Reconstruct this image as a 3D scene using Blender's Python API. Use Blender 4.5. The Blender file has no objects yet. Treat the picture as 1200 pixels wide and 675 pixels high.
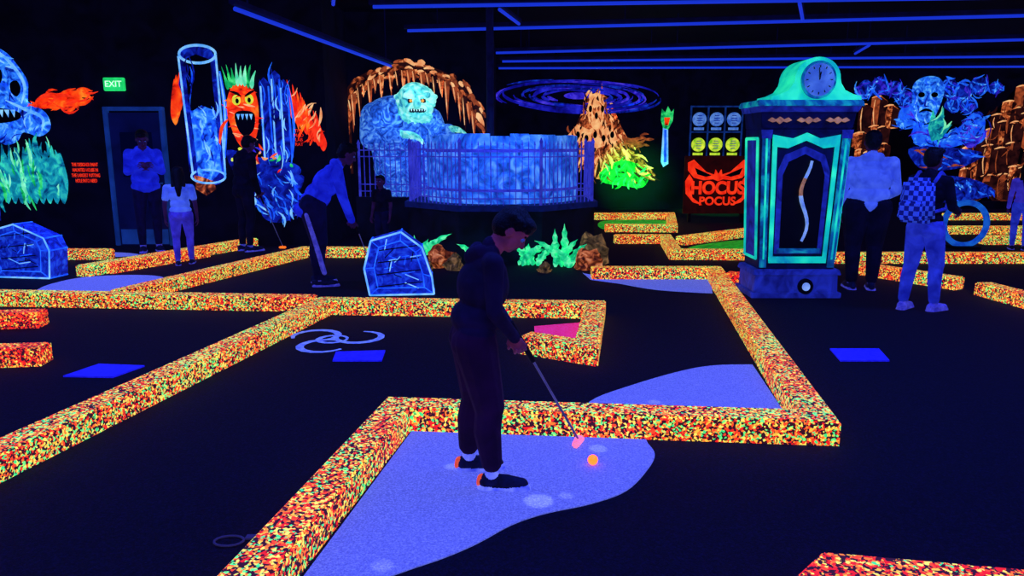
import bpy, bmesh, math, random
import numpy as np
from mathutils import Vector, Matrix, Euler
random.seed(7)
rnd=random.random
scene=bpy.context.scene
scene.view_settings.view_transform='Standard'
COL=scene.collection

# ---------------------------------------------------------------- helpers
def lin(c):
    o=[]
    for x in c[:3]:
        x=x/255.0
        o.append(x/12.92 if x<=0.04045 else ((x+0.055)/1.055)**2.4)
    return (*o,1.0)
MATS={}
def mat(name,cols,scale=6,est=0.6,rough=0.7,detail=4,dist=0.6,bump=0.0,kind='noise',stops=None,dif=1.0,bscale=40):
    if name in MATS: return MATS[name]
    m=bpy.data.materials.new(name); m.use_nodes=True
    nt=m.node_tree; N=nt.nodes; L=nt.links
    b=N['Principled BSDF']; b.inputs['Roughness'].default_value=rough
    b.inputs['Specular IOR Level'].default_value=0.25
    tc=N.new('ShaderNodeTexCoord')
    cr=N.new('ShaderNodeValToRGB')
    if kind=='noise':
        t=N.new('ShaderNodeTexNoise'); t.inputs['Scale'].default_value=scale; t.inputs['Detail'].default_value=detail
        t.inputs['Distortion'].default_value=dist; out=t.outputs['Fac']
        lo,hi=0.32,0.68
    elif kind=='brick':
        t=N.new('ShaderNodeTexChecker'); t.inputs['Scale'].default_value=scale; out=t.outputs['Fac']; lo,hi=0,1
    L.new(tc.outputs['Object'],t.inputs['Vector'])
    L.new(out,cr.inputs['Fac'])
    n=len(cols)
    if n==1: cols=[cols[0],cols[0]]; n=2
    els=cr.color_ramp.elements
    while len(els)<n: els.new(0.5)
    for i,c in enumerate(cols):
        p=stops[i] if stops else lo+(hi-lo)*i/(n-1)
        els[i].position=p
        els[i].color=lin(c)
    mx=N.new('ShaderNodeMix'); mx.data_type='RGBA'; mx.blend_type='MULTIPLY'; mx.inputs['Factor'].default_value=1
    L.new(cr.outputs['Color'],mx.inputs['A']); mx.inputs['B'].default_value=(dif,dif,dif,1)
    L.new(mx.outputs['Result'],b.inputs['Base Color'])
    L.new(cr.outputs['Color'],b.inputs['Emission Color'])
    b.inputs['Emission Strength'].default_value=est  # every surface glows a little, standing in for blacklight fill and fluorescence
    if bump>0:
        nz=N.new('ShaderNodeTexNoise'); nz.inputs['Scale'].default_value=bscale; nz.inputs['Detail'].default_value=3
        L.new(tc.outputs['Object'],nz.inputs['Vector'])
        bp=N.new('ShaderNodeBump'); bp.inputs['Strength'].default_value=bump; bp.inputs['Distance'].default_value=0.02
        L.new(nz.outputs['Fac'],bp.inputs['Height']); L.new(bp.outputs['Normal'],b.inputs['Normal'])
    MATS[name]=m
    return m

def speckle(name,scale=84,shift=0.0,est=1.1):
    if name in MATS: return MATS[name]
    m=bpy.data.materials.new(name); m.use_nodes=True
    nt=m.node_tree; N=nt.nodes; L=nt.links
    b=N['Principled BSDF']; b.inputs['Roughness'].default_value=0.9
    g=N.new('ShaderNodeNewGeometry')
    wn=N.new('ShaderNodeTexNoise'); wn.inputs['Scale'].default_value=60; wn.inputs['Detail'].default_value=1
    va=N.new('ShaderNodeVectorMath'); va.operation='SCALE'; va.inputs['Scale'].default_value=0.018
    vb=N.new('ShaderNodeVectorMath'); vb.operation='ADD'
    L.new(g.outputs['Position'],wn.inputs['Vector']); L.new(wn.outputs['Color'],va.inputs[0])
    L.new(g.outputs['Position'],vb.inputs[0]); L.new(va.outputs[0],vb.inputs[1])
    v=N.new('ShaderNodeTexVoronoi'); v.inputs['Scale'].default_value=scale
    L.new(vb.outputs[0],v.inputs['Vector'])
    sp=N.new('ShaderNodeSeparateColor'); L.new(v.outputs['Color'],sp.inputs[0])
    lf=N.new('ShaderNodeTexNoise'); lf.inputs['Scale'].default_value=2.2; lf.inputs['Detail'].default_value=2
    L.new(g.outputs['Position'],lf.inputs['Vector'])
    ma=N.new('ShaderNodeMath'); ma.operation='MULTIPLY_ADD'; ma.inputs[1].default_value=0.9; ma.inputs[2].default_value=-0.45+shift
    L.new(lf.outputs['Fac'],ma.inputs[0])
    ad=N.new('ShaderNodeMath'); ad.operation='ADD'; L.new(sp.outputs[0],ad.inputs[0]); L.new(ma.outputs[0],ad.inputs[1])
    cr=N.new('ShaderNodeValToRGB'); cr.color_ramp.interpolation='CONSTANT'
    cs=[(0,(110,255,120)),(0.15,(60,225,120)),(0.25,(255,235,90)),(0.42,(255,190,60)),(0.55,(255,125,40)),(0.70,(255,70,35)),(0.88,(235,30,28))]
    els=cr.color_ramp.elements
    while len(els)<len(cs): els.new(0.5)
    for i,(p,c) in enumerate(cs): els[i].position=p; els[i].color=lin(c)
    L.new(ad.outputs[0],cr.inputs['Fac'])
    gt=N.new('ShaderNodeMath'); gt.operation='GREATER_THAN'; gt.inputs[1].default_value=0.38
    L.new(sp.outputs[1],gt.inputs[0])
    mx=N.new('ShaderNodeMix'); mx.data_type='RGBA'; mx.inputs['A'].default_value=lin((50,16,30))
    L.new(gt.outputs[0],mx.inputs['Factor']); L.new(cr.outputs['Color'],mx.inputs['B'])
    L.new(mx.outputs['Result'],b.inputs['Base Color']); L.new(mx.outputs['Result'],b.inputs['Emission Color'])
    b.inputs['Emission Strength'].default_value=est
    MATS[name]=m; return m

def link(o,parent=None):
    COL.objects.link(o)
    if parent: o.parent=parent
    return o
def empty(name,loc=(0,0,0),rz=0):
    e=bpy.data.objects.new(name,None); e.location=loc; e.rotation_euler=(0,0,rz); e.empty_display_size=0.2
    COL.objects.link(e); return e
def mesh_obj(name,verts,faces,material,parent=None,loc=(0,0,0),smooth=False):
    me=bpy.data.meshes.new(name); me.from_pydata([tuple(v) for v in verts],[],faces); me.update()
    bm=bmesh.new(); bm.from_mesh(me); bmesh.ops.recalc_face_normals(bm,faces=bm.faces); bm.to_mesh(me); bm.free()
    if material: me.materials.append(material)
    if smooth:
        for p in me.polygons: p.use_smooth=True
    o=bpy.data.objects.new(name,me); o.location=loc
    return link(o,parent)
def from_bm(name,bm,material,parent=None,loc=(0,0,0),smooth=False):
    me=bpy.data.meshes.new(name); bm.to_mesh(me); bm.free()
    if material: me.materials.append(material)
    if smooth:
        for p in me.polygons: p.use_smooth=True
    o=bpy.data.objects.new(name,me); o.location=loc
    return link(o,parent)
def box(name,c,s,material,parent=None,bev=0.0,rot=None):
    bm=bmesh.new(); bmesh.ops.create_cube(bm,size=1)
    for v in bm.verts: v.co=Vector((v.co.x*s[0],v.co.y*s[1],v.co.z*s[2]))
    if bev>0: bmesh.ops.bevel(bm,geom=bm.edges[:],offset=bev,segments=2,affect='EDGES')
    o=from_bm(name,bm,material,parent,c)
    if rot: o.rotation_euler=rot
    return o
def rod(name,a,b,r,material,parent=None,r2=None,seg=12):
    a=Vector(a);b=Vector(b);d=b-a
    bm=bmesh.new(); bmesh.ops.create_cone(bm,cap_ends=True,segments=seg,radius1=r,radius2=r if r2 is None else r2,depth=d.length)
    q=d.to_track_quat('Z','Y').to_matrix().to_4x4()
    bmesh.ops.transform(bm,matrix=Matrix.Translation((a+b)/2)@q,verts=bm.verts)
    return from_bm(name,bm,material,parent,smooth=False)
def prism(name,pts,z0,z1,material,parent=None,loc=(0,0,0)):
    n=len(pts)
    vs=[(x,y,z0) for x,y in pts]+[(x,y,z1) for x,y in pts]
    fs=[tuple(range(n))[::-1],tuple(range(n,2*n))]+[(i,(i+1)%n,n+(i+1)%n,n+i) for i in range(n)]
    return mesh_obj(name,vs,fs,material,parent,loc)
def plate(name,pts,y,th,material,parent=None):
    n=len(pts)
    vs=[(x,y,z) for x,z in pts]+[(x,y+th,z) for x,z in pts]
    fs=[tuple(range(n)),tuple(range(n,2*n))[::-1]]+[(i,(i+1)%n,n+(i+1)%n,n+i) for i in range(n)]
    return mesh_obj(name,vs,fs,material,parent)
def cat(pts,closed=True,k=5):
    out=[];n=len(pts)
    rng=range(n) if closed else range(n-1)
    g=(lambda i:pts[i%n]) if closed else (lambda i:pts[max(0,min(n-1,i))])
    for i in rng:
        p0,p1,p2,p3=[np.array(g(i+j),float) for j in (-1,0,1,2)]
        for s in range(k):
            t=s/k
            out.append(tuple(0.5*((2*p1)+(-p0+p2)*t+(2*p0-5*p1+4*p2-p3)*t*t+(-p0+3*p1-3*p2+p3)*t**3)))
    if not closed: out.append(tuple(pts[-1]))
    return out

# ---------------------------------------------------------------- materials
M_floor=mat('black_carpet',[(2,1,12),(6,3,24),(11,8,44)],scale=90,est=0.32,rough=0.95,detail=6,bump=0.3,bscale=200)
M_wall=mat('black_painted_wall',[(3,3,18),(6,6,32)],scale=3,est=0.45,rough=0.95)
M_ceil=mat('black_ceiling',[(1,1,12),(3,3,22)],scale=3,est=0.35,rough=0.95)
M_border=speckle('fluorescent_speckled_carpet',shift=0.07)
M_border_red=speckle('fluorescent_speckled_carpet_red',shift=0.27)
M_green=mat('blue_putting_carpet',[(78,88,200),(94,106,220),(120,134,245)],scale=120,est=0.72,rough=0.95,detail=5,bump=0.3,bscale=250,dif=0.55)
M_pink=mat('pink_carpet',[(200,20,90),(255,60,160)],scale=60,est=0.7,rough=0.9)
M_matblue=mat('blue_rubber_mat',[(20,20,200),(40,40,240)],scale=30,est=0.6)
M_swirl=mat('pale_blue_paint',[(70,90,210),(120,150,240)],scale=20,est=0.7)

# ---------------------------------------------------------------- room
def plane_box(n,c,s,m): return box(n,c,s,m)
plane_box('floor',(0,7.5,-0.05),(30,25,0.1),M_floor)
plane_box('ceiling',(0,7.5,3.95),(30,25,0.1),M_ceil)
plane_box('wall_left_front',(-8.97,12.1,1.95),(12.05,0.2,3.9),M_wall)
plane_box('wall_left_return',(-3.05,12.95,1.95),(0.2,1.5,3.9),M_wall)
plane_box('wall_middle',(-1.675,13.8,1.95),(2.55,0.2,3.9),M_wall)
plane_box('wall_middle_return',(-0.5,16.5,1.95),(0.2,5.2,3.9),M_wall)
plane_box('wall_back',(7.2,19.1,1.95),(15.6,0.2,3.9),M_wall)
plane_box('wall_right',(15,7.5,1.95),(0.2,25,3.9),M_wall)
plane_box('wall_left',(-15,3.5,1.95),(0.2,17.2,3.9),M_wall)
plane_box('wall_front',(0,-5,1.95),(30,0.2,3.9),M_wall)

# ---------------------------------------------------------------- course borders
def border(pts,w=0.19,h=0.14,material=M_border,name='speckled_course_border'):
    P=[Vector(p) for p in pts];n=len(P);Ls=[];Rs=[]
    for i in range(n):
        d1=(P[i]-P[i-1]).normalized() if i>0 else (P[1]-P[0]).normalized()
        d2=(P[i+1]-P[i]).normalized() if i<n-1 else d1
        n1=Vector((-d1.y,d1.x)); n2=Vector((-d2.y,d2.x)); mt=(n1+n2)
        if mt.length<1e-3: mt=n1
        mt.normalize(); k=min(2.2,1/max(0.35,mt.dot(n1)))
        Ls.append(P[i]+mt*w/2*k); Rs.append(P[i]-mt*w/2*k)
    bm=bmesh.new(); V=[]
    for i in range(n):
        V.append([bm.verts.new((Ls[i].x,Ls[i].y,0)),bm.verts.new((Ls[i].x,Ls[i].y,h)),bm.verts.new((Rs[i].x,Rs[i].y,h)),bm.verts.new((Rs[i].x,Rs[i].y,0))])
    for i in range(n-1):
        j=i+1
        for k in range(4):
            bm.faces.new((V[i][k],V[i][(k+1)%4],V[j][(k+1)%4],V[j][k]))
    bm.faces.new(V[0]); bm.faces.new(V[-1][::-1])
    bmesh.ops.recalc_face_normals(bm,faces=bm.faces)
    bmesh.ops.bevel(bm,geom=[e for e in bm.edges if e.verts[0].co.z>h*.9 and e.verts[1].co.z>h*.9 and e.calc_face_angle(0)>0.7],offset=0.012,segments=2,affect='EDGES')
    return from_bm(name,bm,material)
border([(-0.99,1.95),(-0.66,4.08),(1.69,3.87),(2.47,8.90),(0.97,8.90)])
border([(2.52,8.55),(3.0,8.27)],material=M_border_red)
border([(-2.75,2.4),(-1.81,7.02),(0.79,6.85),(0.56,5.38),(0.10,5.66)])
border([(-6.5,7.5),(-1.95,7.14)],material=M_border)
border([(-5.6,6.3),(-4.22,6.49)],material=M_border_red)
border([(-5.3,5.1),(-3.48,5.33)],material=M_border_red)
border([(-5.33,9.03),(-4.15,11.8)])
border([(-5.1,9.25),(-4.45,10.7)],w=0.12,material=M_border_red)
border([(-6.46,10.48),(-5.73,10.48)])
border([(-4.05,7.45),(-3.02,10.7),(-2.04,10.66)])
border([(1.75,16.2),(3.49,16.3),(3.01,13.84),(1.75,13.9)])
border([(1.70,12.22),(2.55,12.22),(2.34,10.48),(4.2,10.4)])
border([(2.75,12.0),(4.29,13.25)])
border([(4.3,10.14),(8.6,10.14)])
border([(9.20,16.13),(12.5,16.13)])
border([(7.83,13.54),(11,13.54)])
border([(7.73,12.1),(10,12.1)])
border([(4.40,9.25),(5.04,8.19)])
border([(5.12,7.9),(5.35,5.4)])
border([(0.93,2.14),(1.17,2.38),(2.1,2.22)],material=M_border_red)

# carpets
def carpet(name,pts,material,h=0.006):
    return prism(name,pts,0.0005,h,material)
g1=[(-0.57,3.97),(0.74,3.85)]+cat([(0.74,3.80),(0.75,3.65),(0.68,3.47),(0.54,3.24),(0.36,3.11),(0.15,3.02),(0.0,2.92),(-0.14,2.77),(-0.27,2.66),(-0.42,2.56),(-0.62,2.40),(-0.78,2.1)],closed=False)+[(-0.85,2.1)]
carpet('putting_green_carpet',g1,M_green)
g2=cat([(0.42,4.07),(0.49,4.46),(0.81,4.79),(1.23,5.12),(1.5,5.25),(1.78,5.27)],closed=False)+[(1.62,3.99)]
carpet('putting_green_carpet',g2,M_green)
carpet('putting_green_carpet',cat([(0.90,9.28),(1.0,8.9),(1.22,8.6),(1.63,8.16),(2.2,7.96)],closed=False)+[(2.33,8.5),(2.36,8.80),(0.95,8.80)],M_green)
carpet('putting_green_carpet',cat([(-5.24,8.0),(-5.35,8.8),(-4.93,9.1),(-4.34,9.0),(-3.95,8.3),(-4.15,7.45)]),M_green)
carpet('putting_green_carpet',cat([(-6.77,10.9),(-6.0,11.1),(-5.5,10.8),(-6.2,10.6)]),M_green)
carpet('pink_putting_carpet',[(0.19,5.78),(0.50,5.55),(0.57,5.9),(0.66,6.6),(0.2,6.45)],M_pink)
M_gcarpet=mat('green_lit_carpet',[(10,120,30),(40,220,60)],scale=10,est=0.5)  # green turf, with the green light on the floor put into its colour
carpet('green_putting_carpet',cat([(1.8,14.2),(3.0,14.4),(3.3,15.9),(2.0,15.9)]),M_gcarpet)
carpet('green_putting_carpet',cat([(2.7,11.0),(3.9,10.8),(4.2,12.6),(3.0,11.9)]),M_gcarpet)
for q in ([(-3.15,4.98),(-3.06,5.27),(-2.70,5.23),(-2.79,4.96)],[(-1.35,5.36),(-1.38,5.60),(-1.0,5.64),(-0.98,5.36)],[(2.47,5.36),(2.53,5.69),(2.92,5.69),(2.84,5.36)]):
    carpet('blue_tee_mat',q,M_matblue,h=0.012)

def floor_stroke(pts,w,material,parent,z=0.004):
    bm=bmesh.new();n=len(pts);prev=None
    for i in range(n):
        a=Vector(pts[max(0,i-1)]);b=Vector(pts[min(n-1,i+1)]);d=(b-a).normalized();nn=Vector((-d.y,d.x))
        ww=w*(0.35+0.65*math.sin(math.pi*min(1,max(0,(i+.5)/n))))
        p=Vector(pts[i]);c=(bm.verts.new((*(p+nn*ww/2),z)),bm.verts.new((*(p-nn*ww/2),z)))
        if prev: bm.faces.new((prev[0],prev[1],c[1],c[0]))
        prev=c
    from_bm('stroke',bm,material,parent)
sw=empty('floor_swirl_emblem',(-1.5,6.0,0))
for k in range(3):
    a0=k*2.094+0.4;cx,cy=0.22*math.cos(a0),0.2*math.sin(a0)
    floor_stroke([(cx+0.19*math.cos(a0+2.4+t*0.42),cy+0.19*math.sin(a0+2.4+t*0.42)) for t in range(13)],0.065,M_swirl,sw)
floor_stroke([(0.12*math.cos(t*0.45),0.12*math.sin(t*0.45)) for t in range(15)],0.05,M_swirl,sw,z=0.006)

# ---------------------------------------------------------------- murals
class Board:
    """flat painted mural on a wall plane: artwork drawn on a board grid, u right / v down"""
    def __init__(s,name,Y,u0,v0):
        s.kx=Y/883; s.kz=Y/899; s.u0=u0; s.v0=v0; s.n=0
        s.e=empty(name,((u0-600)*s.kx,Y-0.006,1.6+(170-v0)*s.kz))
    def c(s,p): return ((p[0]-s.u0)*s.kx,(s.v0-p[1])*s.kz)
    def shape(s,pts,material,layer=0,smooth=False,k=4):
        if smooth: pts=cat(pts,True,k)
        q=[s.c(p) for p in pts]
        s.n+=1; y=-0.004*layer-0.0002*(s.n%15)
        bm=bmesh.new()
        vs=[bm.verts.new((x,y,z)) for x,z in q]
        f=bm.faces.new(vs); bmesh.ops.triangulate(bm,faces=[f])
        bmesh.ops.recalc_face_normals(bm,faces=bm.faces)
        from_bm('painted_shape',bm,material,s.e)
    def stroke(s,pts,w,material,layer=1,taper=True,k=5,w2=None):
        pts=cat(pts,False,k) if len(pts)>2 else pts
        q=[Vector(s.c(p)) for p in pts];n=len(q);prev=None
        s.n+=1; y=-0.004*layer-0.0002*(s.n%15)
        bm=bmesh.new()
        for i in range(n):
            d=(q[min(n-1,i+1)]-q[max(0,i-1)]).normalized();nn=Vector((-d.y,d.x))
            t=i/(n-1)
            ww=(w+(w2-w)*t if w2 is not None else w)*s.kx*((0.3+0.7*math.sin(math.pi*min(.97,max(.03,t)))) if taper else 1)
            a=q[i]+nn*ww/2;b=q[i]-nn*ww/2
            c=(bm.verts.new((a.x,y,a.y)),bm.verts.new((b.x,y,b.y)))
            if prev: bm.faces.new((prev[0],prev[1],c[1],c[0]))
            prev=c
        from_bm('painted_stroke',bm,material,s.e)
    def dabs(s,poly,n,mats,L,w,ang,layer=3,jit=0.5,curve=0.25):
        """many short brush strokes inside a polygon, merged in one mesh per paint"""
        us=[p[0] for p in poly];vs=[p[1] for p in poly]
        def inside(u,v):
            c=False;j=len(poly)-1
            for i in range(len(poly)):
                if (poly[i][1]>v)!=(poly[j][1]>v) and u<(poly[j][0]-poly[i][0])*(v-poly[i][1])/(poly[j][1]-poly[i][1])+poly[i][0]: c=not c
                j=i
            return c
        bms=[bmesh.new() for _ in mats];k=0;tries=0
        while k<n and tries<n*30:
            tries+=1
            u=min(us)+(max(us)-min(us))*rnd();v=min(vs)+(max(vs)-min(vs))*rnd()
            if not inside(u,v): continue
            k+=1
            a=(ang(u,v) if callable(ang) else ang)+(rnd()-.5)*2*jit;l=L*(0.5+rnd());ww=w*(0.5+rnd()*.8)
            i=random.randrange(len(mats));bm=bms[i];prev=None
            y=-0.004*layer-0.0003*(k%12)
            cu=(rnd()-.5)*2*curve
            for t in (0,0.25,0.5,0.75,1):
                x=u+math.cos(a)*l*(t-.5)-math.sin(a)*l*cu*4*t*(1-t); z=v+math.sin(a)*l*(t-.5)+math.cos(a)*l*cu*4*t*(1-t)
                h=ww*math.sin(math.pi*(0.06+0.88*t))/2
                p1=s.c((x-math.sin(a)*h,z+math.cos(a)*h));p2=s.c((x+math.sin(a)*h,z-math.cos(a)*h))
                c=(bm.verts.new((p1[0],y,p1[1])),bm.verts.new((p2[0],y,p2[1])))
                if prev: bm.faces.new((prev[0],prev[1],c[1],c[0]))
                prev=c
        for bm,m in zip(bms,mats): from_bm('brush_dabs',bm,m,s.e)
    def ell(s,u,v,a,b,material,layer=1,rot=0,n=24):
        pts=[(u+a*math.cos(t)*math.cos(rot)-b*math.sin(t)*math.sin(rot),v+a*math.cos(t)*math.sin(rot)+b*math.sin(t)*math.cos(rot)) for t in [2*math.pi*i/n for i in range(n)]]
        s.shape(pts,material,layer)
    def ring(s,u,v,a,b,w,material,layer=1,t0=0,t1=6.2832,n=26,rot=0,taper=False):
        pts=[]
        for i in range(n+1):
            t=t0+(t1-t0)*i/n
            x,y=a*math.cos(t),b*math.sin(t)
            pts.append((u+x*math.cos(rot)-y*math.sin(rot),v+x*math.sin(rot)+y*math.cos(rot)))
        s.stroke(pts,w,material,layer,taper=taper,k=1)
F_fire=mat('paint_fire',[(80,8,0),(240,40,8),(255,75,15),(255,130,30)],scale=5,est=0.95,detail=7)
F_red=mat('paint_red',[(220,25,10),(255,60,25)],scale=8,est=1.0)
F_rock=mat('paint_orange_rock',[(12,4,6),(100,38,22),(205,98,50),(255,175,105)],scale=6,est=0.85,dist=1.5,detail=8)
F_rockm=mat('paint_rock_mid',[(90,36,24),(195,90,48)],scale=7,est=0.75,detail=7)
F_rockl=mat('paint_rock_light',[(225,120,65),(255,200,135)],scale=6,est=0.95)
F_rockd=mat('paint_rock_dark',[(14,4,12),(64,24,24)],scale=6,est=0.6)
F_gh=mat('paint_ghost_blue',[(6,20,120),(20,80,220),(50,140,255),(120,200,255)],scale=6,est=0.92,dist=1.5,detail=8)
F_ghd=mat('paint_deep_blue',[(3,4,60),(10,25,150),(20,60,210)],scale=5,est=0.8,dist=1.5,detail=7)
F_bl=mat('paint_bright_blue',[(10,60,230),(40,120,255)],scale=6,est=0.95)
F_ltb=mat('paint_light_blue',[(60,150,245),(150,220,255)],scale=6,est=0.95)
F_blk=mat('paint_black',[(1,1,8),(3,3,18)],scale=6,est=0.3)
F_grn=mat('paint_green',[(5,90,60),(20,200,100),(90,255,140)],scale=6,est=0.85,dist=1,detail=7)
F_mint=mat('paint_mint',[(60,210,150),(150,255,200)],scale=8,est=0.95)
F_teal=mat('paint_teal',[(5,60,110),(15,150,170),(60,230,190)],scale=6,est=0.8,dist=1,detail=7)
F_yel=mat('paint_yellow',[(200,200,30),(235,255,80)],scale=8,est=0.9)
F_pur=mat('paint_purple',[(20,10,130),(50,36,220),(90,70,245)],scale=5,est=0.75,dist=1,detail=7)
F_gal=mat('paint_galaxy',[(4,4,70),(18,18,160),(40,44,220)],scale=3,est=0.85,detail=7)

def flame(b,u,v,w,h,lean,m,layer=1):
    b.shape(cat([(u-w/2,v),(u-w*.35+lean*.3,v-h*.5),(u+lean,v-h),(u+w*.2+lean*.4,v-h*.45),(u+w/2,v),(u,v+h*.25)],True,4),m,layer)
# ghost skull far left
b=Board('skull_ghost_mural',12.0,20,150)
sk=[(-80,80),(-40,50),(-5,52),(18,62),(30,75),(42,98),(38,118),(58,132),(62,150),(48,160),(30,155),(22,165),(8,170),(-10,165),(-80,175)]
b.shape(sk,F_gh,0,True)
b.dabs(sk,130,[F_ltb,F_bl,F_gh,F_ghd],16,2.8,lambda u,v:math.atan2(v-115,u+5)+1.57,1)
b.shape([(-16,84),(0,76),(13,84),(11,98),(0,102),(-12,98)],F_blk,2,True)
b.ell(1,91,4,4,F_ltb,3)
b.shape([(22,98),(30,96),(33,106),(27,114),(21,108)],F_blk,2,True)
b.shape([(-30,132),(0,127),(26,131),(28,139),(10,144),(-30,146)],F_blk,2,True)
for k in range(7): b.shape([(-24+k*7,129),(-18+k*7,129),(-20+k*7,138)],F_ltb,3)
b.stroke([(0,56),(22,72),(38,100),(32,122)],4,F_ltb,3)
b.stroke([(14,118),(34,128),(54,138),(52,154)],4,F_ltb,3)
b.stroke([(-14,74),(2,68),(18,76)],4,F_ltb,3)
for k in range(10):
    u=-6+k*8.3; t=160+abs(k-5)*2+rnd()*14
    b.shape(cat([(u-6,206-k*2),(u-2,182),(u,t),(u+3,184),(u+7,215),(u,240),(u-6,225)],True,3),F_teal,1)
bd=[(-8,200),(5,170),(30,168),(55,160),(72,190),(70,225),(40,238),(-8,240)]
b.dabs(bd,80,[F_mint,F_grn,F_teal,F_teal],20,4,1.5,2,jit=0.25)
b.shape([(-80,170),(-30,160),(-5,185),(-10,260),(-80,265)],F_ghd,0)
# flames by exit
b=Board('red_flame_mural',12.0,80,117)
fp=[(46,120),(62,110),(96,105),(112,106),(108,116),(92,128),(64,127)]
b.dabs(fp,46,[F_fire,F_red,F_fire],20,4,-0.15,1,jit=0.4)
b.shape(cat([(46,122),(60,114),(82,109),(108,106),(96,115),(104,120),(86,125),(66,128)],True,3),F_fire,0)
# coffin mural
b=Board('haunted_laboratory_mural',12.0,290,170)
for k in range(6): flame(b,208+k*2.5,136-k*6,9,34+rnd()*10,3,F_fire,0)
for k in range(9): flame(b,342+k*4.6,128+k*5,9,30+rnd()*10,-4-rnd()*4,random.choice([F_fire,F_red]),0)
b.dabs([(340,105),(352,108),(382,142),(384,165),(368,168),(344,140)],26,[F_fire,F_rockl],16,3.2,-1.1,1,jit=0.4)
b.shape([(218,66),(226,56),(240,54),(254,58),(260,70),(263,205),(255,216),(240,219),(226,214),(220,200)],F_ghd,1)
b.shape([(224,72),(238,66),(254,72),(256,130),(226,130)],F_blk,2)
lo=[(227,132),(240,124),(255,130),(258,200),(246,212),(230,206)]
b.shape(lo,F_gh,2); b.dabs(lo,24,[F_ltb,F_bl,F_ghd],16,2.4,1.5,3,jit=0.4)
b.dabs([(222,70),(230,70),(232,130),(224,130)],8,[F_bl,F_ghd],24,2,1.55,3,jit=0.1)
b.ring(240,66,21,10,3,F_ltb,3); b.stroke([(218,68),(221,140),(224,205)],2.4,F_ltb,3,taper=False); b.stroke([(261,68),(262,140),(262,205)],2.4,F_ltb,3,taper=False); b.ring(242,207,20,8,2.4,F_ltb,3)
cm=[(272,112),(280,100),(292,98),(302,106),(306,125),(304,150),(298,168),(290,176),(280,168),(273,150),(269,130)]
b.shape(cm,F_fire,2,True); b.dabs(cm,40,[F_red,F_rockl,F_fire],12,2.2,0.1,2.5,jit=0.3)
for k in range(8): flame(b,272+k*4,101-math.sin(k/7*3.14)*4,5,16+rnd()*6,(k-3.5)*1.6,random.choice([F_grn,F_mint]),3)
b.ell(281,118,5,6,F_yel,3); b.ell(296,117,5,6,F_yel,3); b.ell(282,119,2,3,F_blk,4); b.ell(296,118,2,3,F_blk,4)
b.stroke([(274,108),(281,110),(287,114)],3,F_blk,4); b.stroke([(303,107),(297,110),(291,114)],3,F_blk,4)
b.shape([(278,134),(289,130),(301,134),(299,152),(289,160),(281,152)],F_blk,3,True)
for k in range(4): b.shape([(280+k*5,134),(284+k*5,134),(282+k*5,141)],F_ltb,4)
b.stroke([(270,140),(262,150),(258,170)],4,F_fire,3)
for (u0,u1,vt,vb) in ((308,320,92,196),(321,333,84,194),(331,342,94,190)):
    q=[(u0,vt+6),((u0+u1)/2,vt),(u1,vt+6),(u1+2,vb-6),((u0+u1)/2,vb),(u0,vb-6)]
    b.shape(q,F_ghd,2); b.dabs(q,12,[F_bl,F_ltb,F_ghd],22,2,1.55,2.5,jit=0.15)
    b.stroke([(u0+2,vt+10),(u0+2,vb-8)],2,F_ltb,3,taper=False); b.stroke([(u1-1,vt+10),(u1,vb-8)],2,F_bl,3,taper=False)
b.stroke([(264,85),(267,130),(263,185)],5,F_bl,2); b.stroke([(264,88),(267,130),(263,180)],2,F_ltb,3); b.stroke([(342,100),(346,150),(340,196)],3,F_bl,2)
b.shape([(266,176),(300,184),(345,192),(348,206),(310,214),(276,206)],F_ghd,2,True)
b.dabs([(268,172),(340,172),(346,204),(276,206)],34,[F_yel,F_fire,F_rockl,F_grn,F_pur],8,4,0.3,4,jit=1.5)
b.shape([(225,206),(246,208),(250,222),(238,230),(226,222)],F_rock,1)
sm=[(276,205),(310,212),(352,205),(350,222),(340,232),(350,246),(328,262),(305,258),(298,240),(285,250),(278,232)]
b.shape(sm,F_ghd,2,True); b.dabs(sm,60,[F_ltb,F_bl,F_gh,F_ghd],16,3,1.2,3,jit=0.7)
# cave arch (on the middle wall)
b=Board('rock_cave_mural',13.7,470,140)
arch=[(403,204),(403,165),(407,130),(421,104),(446,90),(475,82),(500,86),(528,97),(550,120),(568,154)]
b.stroke(arch,20,F_rockd,0,taper=False,k=7,w2=12)
ac=cat(arch,False,8)
for i in range(0,len(ac)-1):
    u,v=ac[i]; u2,v2=ac[min(i+1,len(ac)-1)]; a=math.atan2(v2-v,u2-u)
    for q in range(2):
        o=(rnd()-.5)*19; l=7+rnd()*9
        x=u-math.sin(a)*o; z=v+math.cos(a)*o; aa=a+(rnd()-.5)*0.9
        b.stroke([(x-math.cos(aa)*l/2,z-math.sin(aa)*l/2),(x,z-1.5),(x+math.cos(aa)*l/2,z+math.sin(aa)*l/2)],3+rnd()*2.5,random.choice([F_rock,F_rockm,F_rockl,F_rock]),1,k=2)
for i in range(26):
    u,v=ac[int(12+i*(len(ac)-16)/26)]
    L=14+rnd()*34*(1 if 404<u<470 or u>520 else 0.6)
    b.shape([(u-3.5,v+2),(u+3.5,v),(u+1.5,v+L*.5),(u+(rnd()-.5)*3,v+L),(u-2,v+L*.5)],random.choice([F_rock,F_rockm,F_rockd]),2)
    b.stroke([(u-2,v+2),(u-1,v+L*.4),(u,v+L*.8)],1.4,F_rockl,3,k=2)
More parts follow.
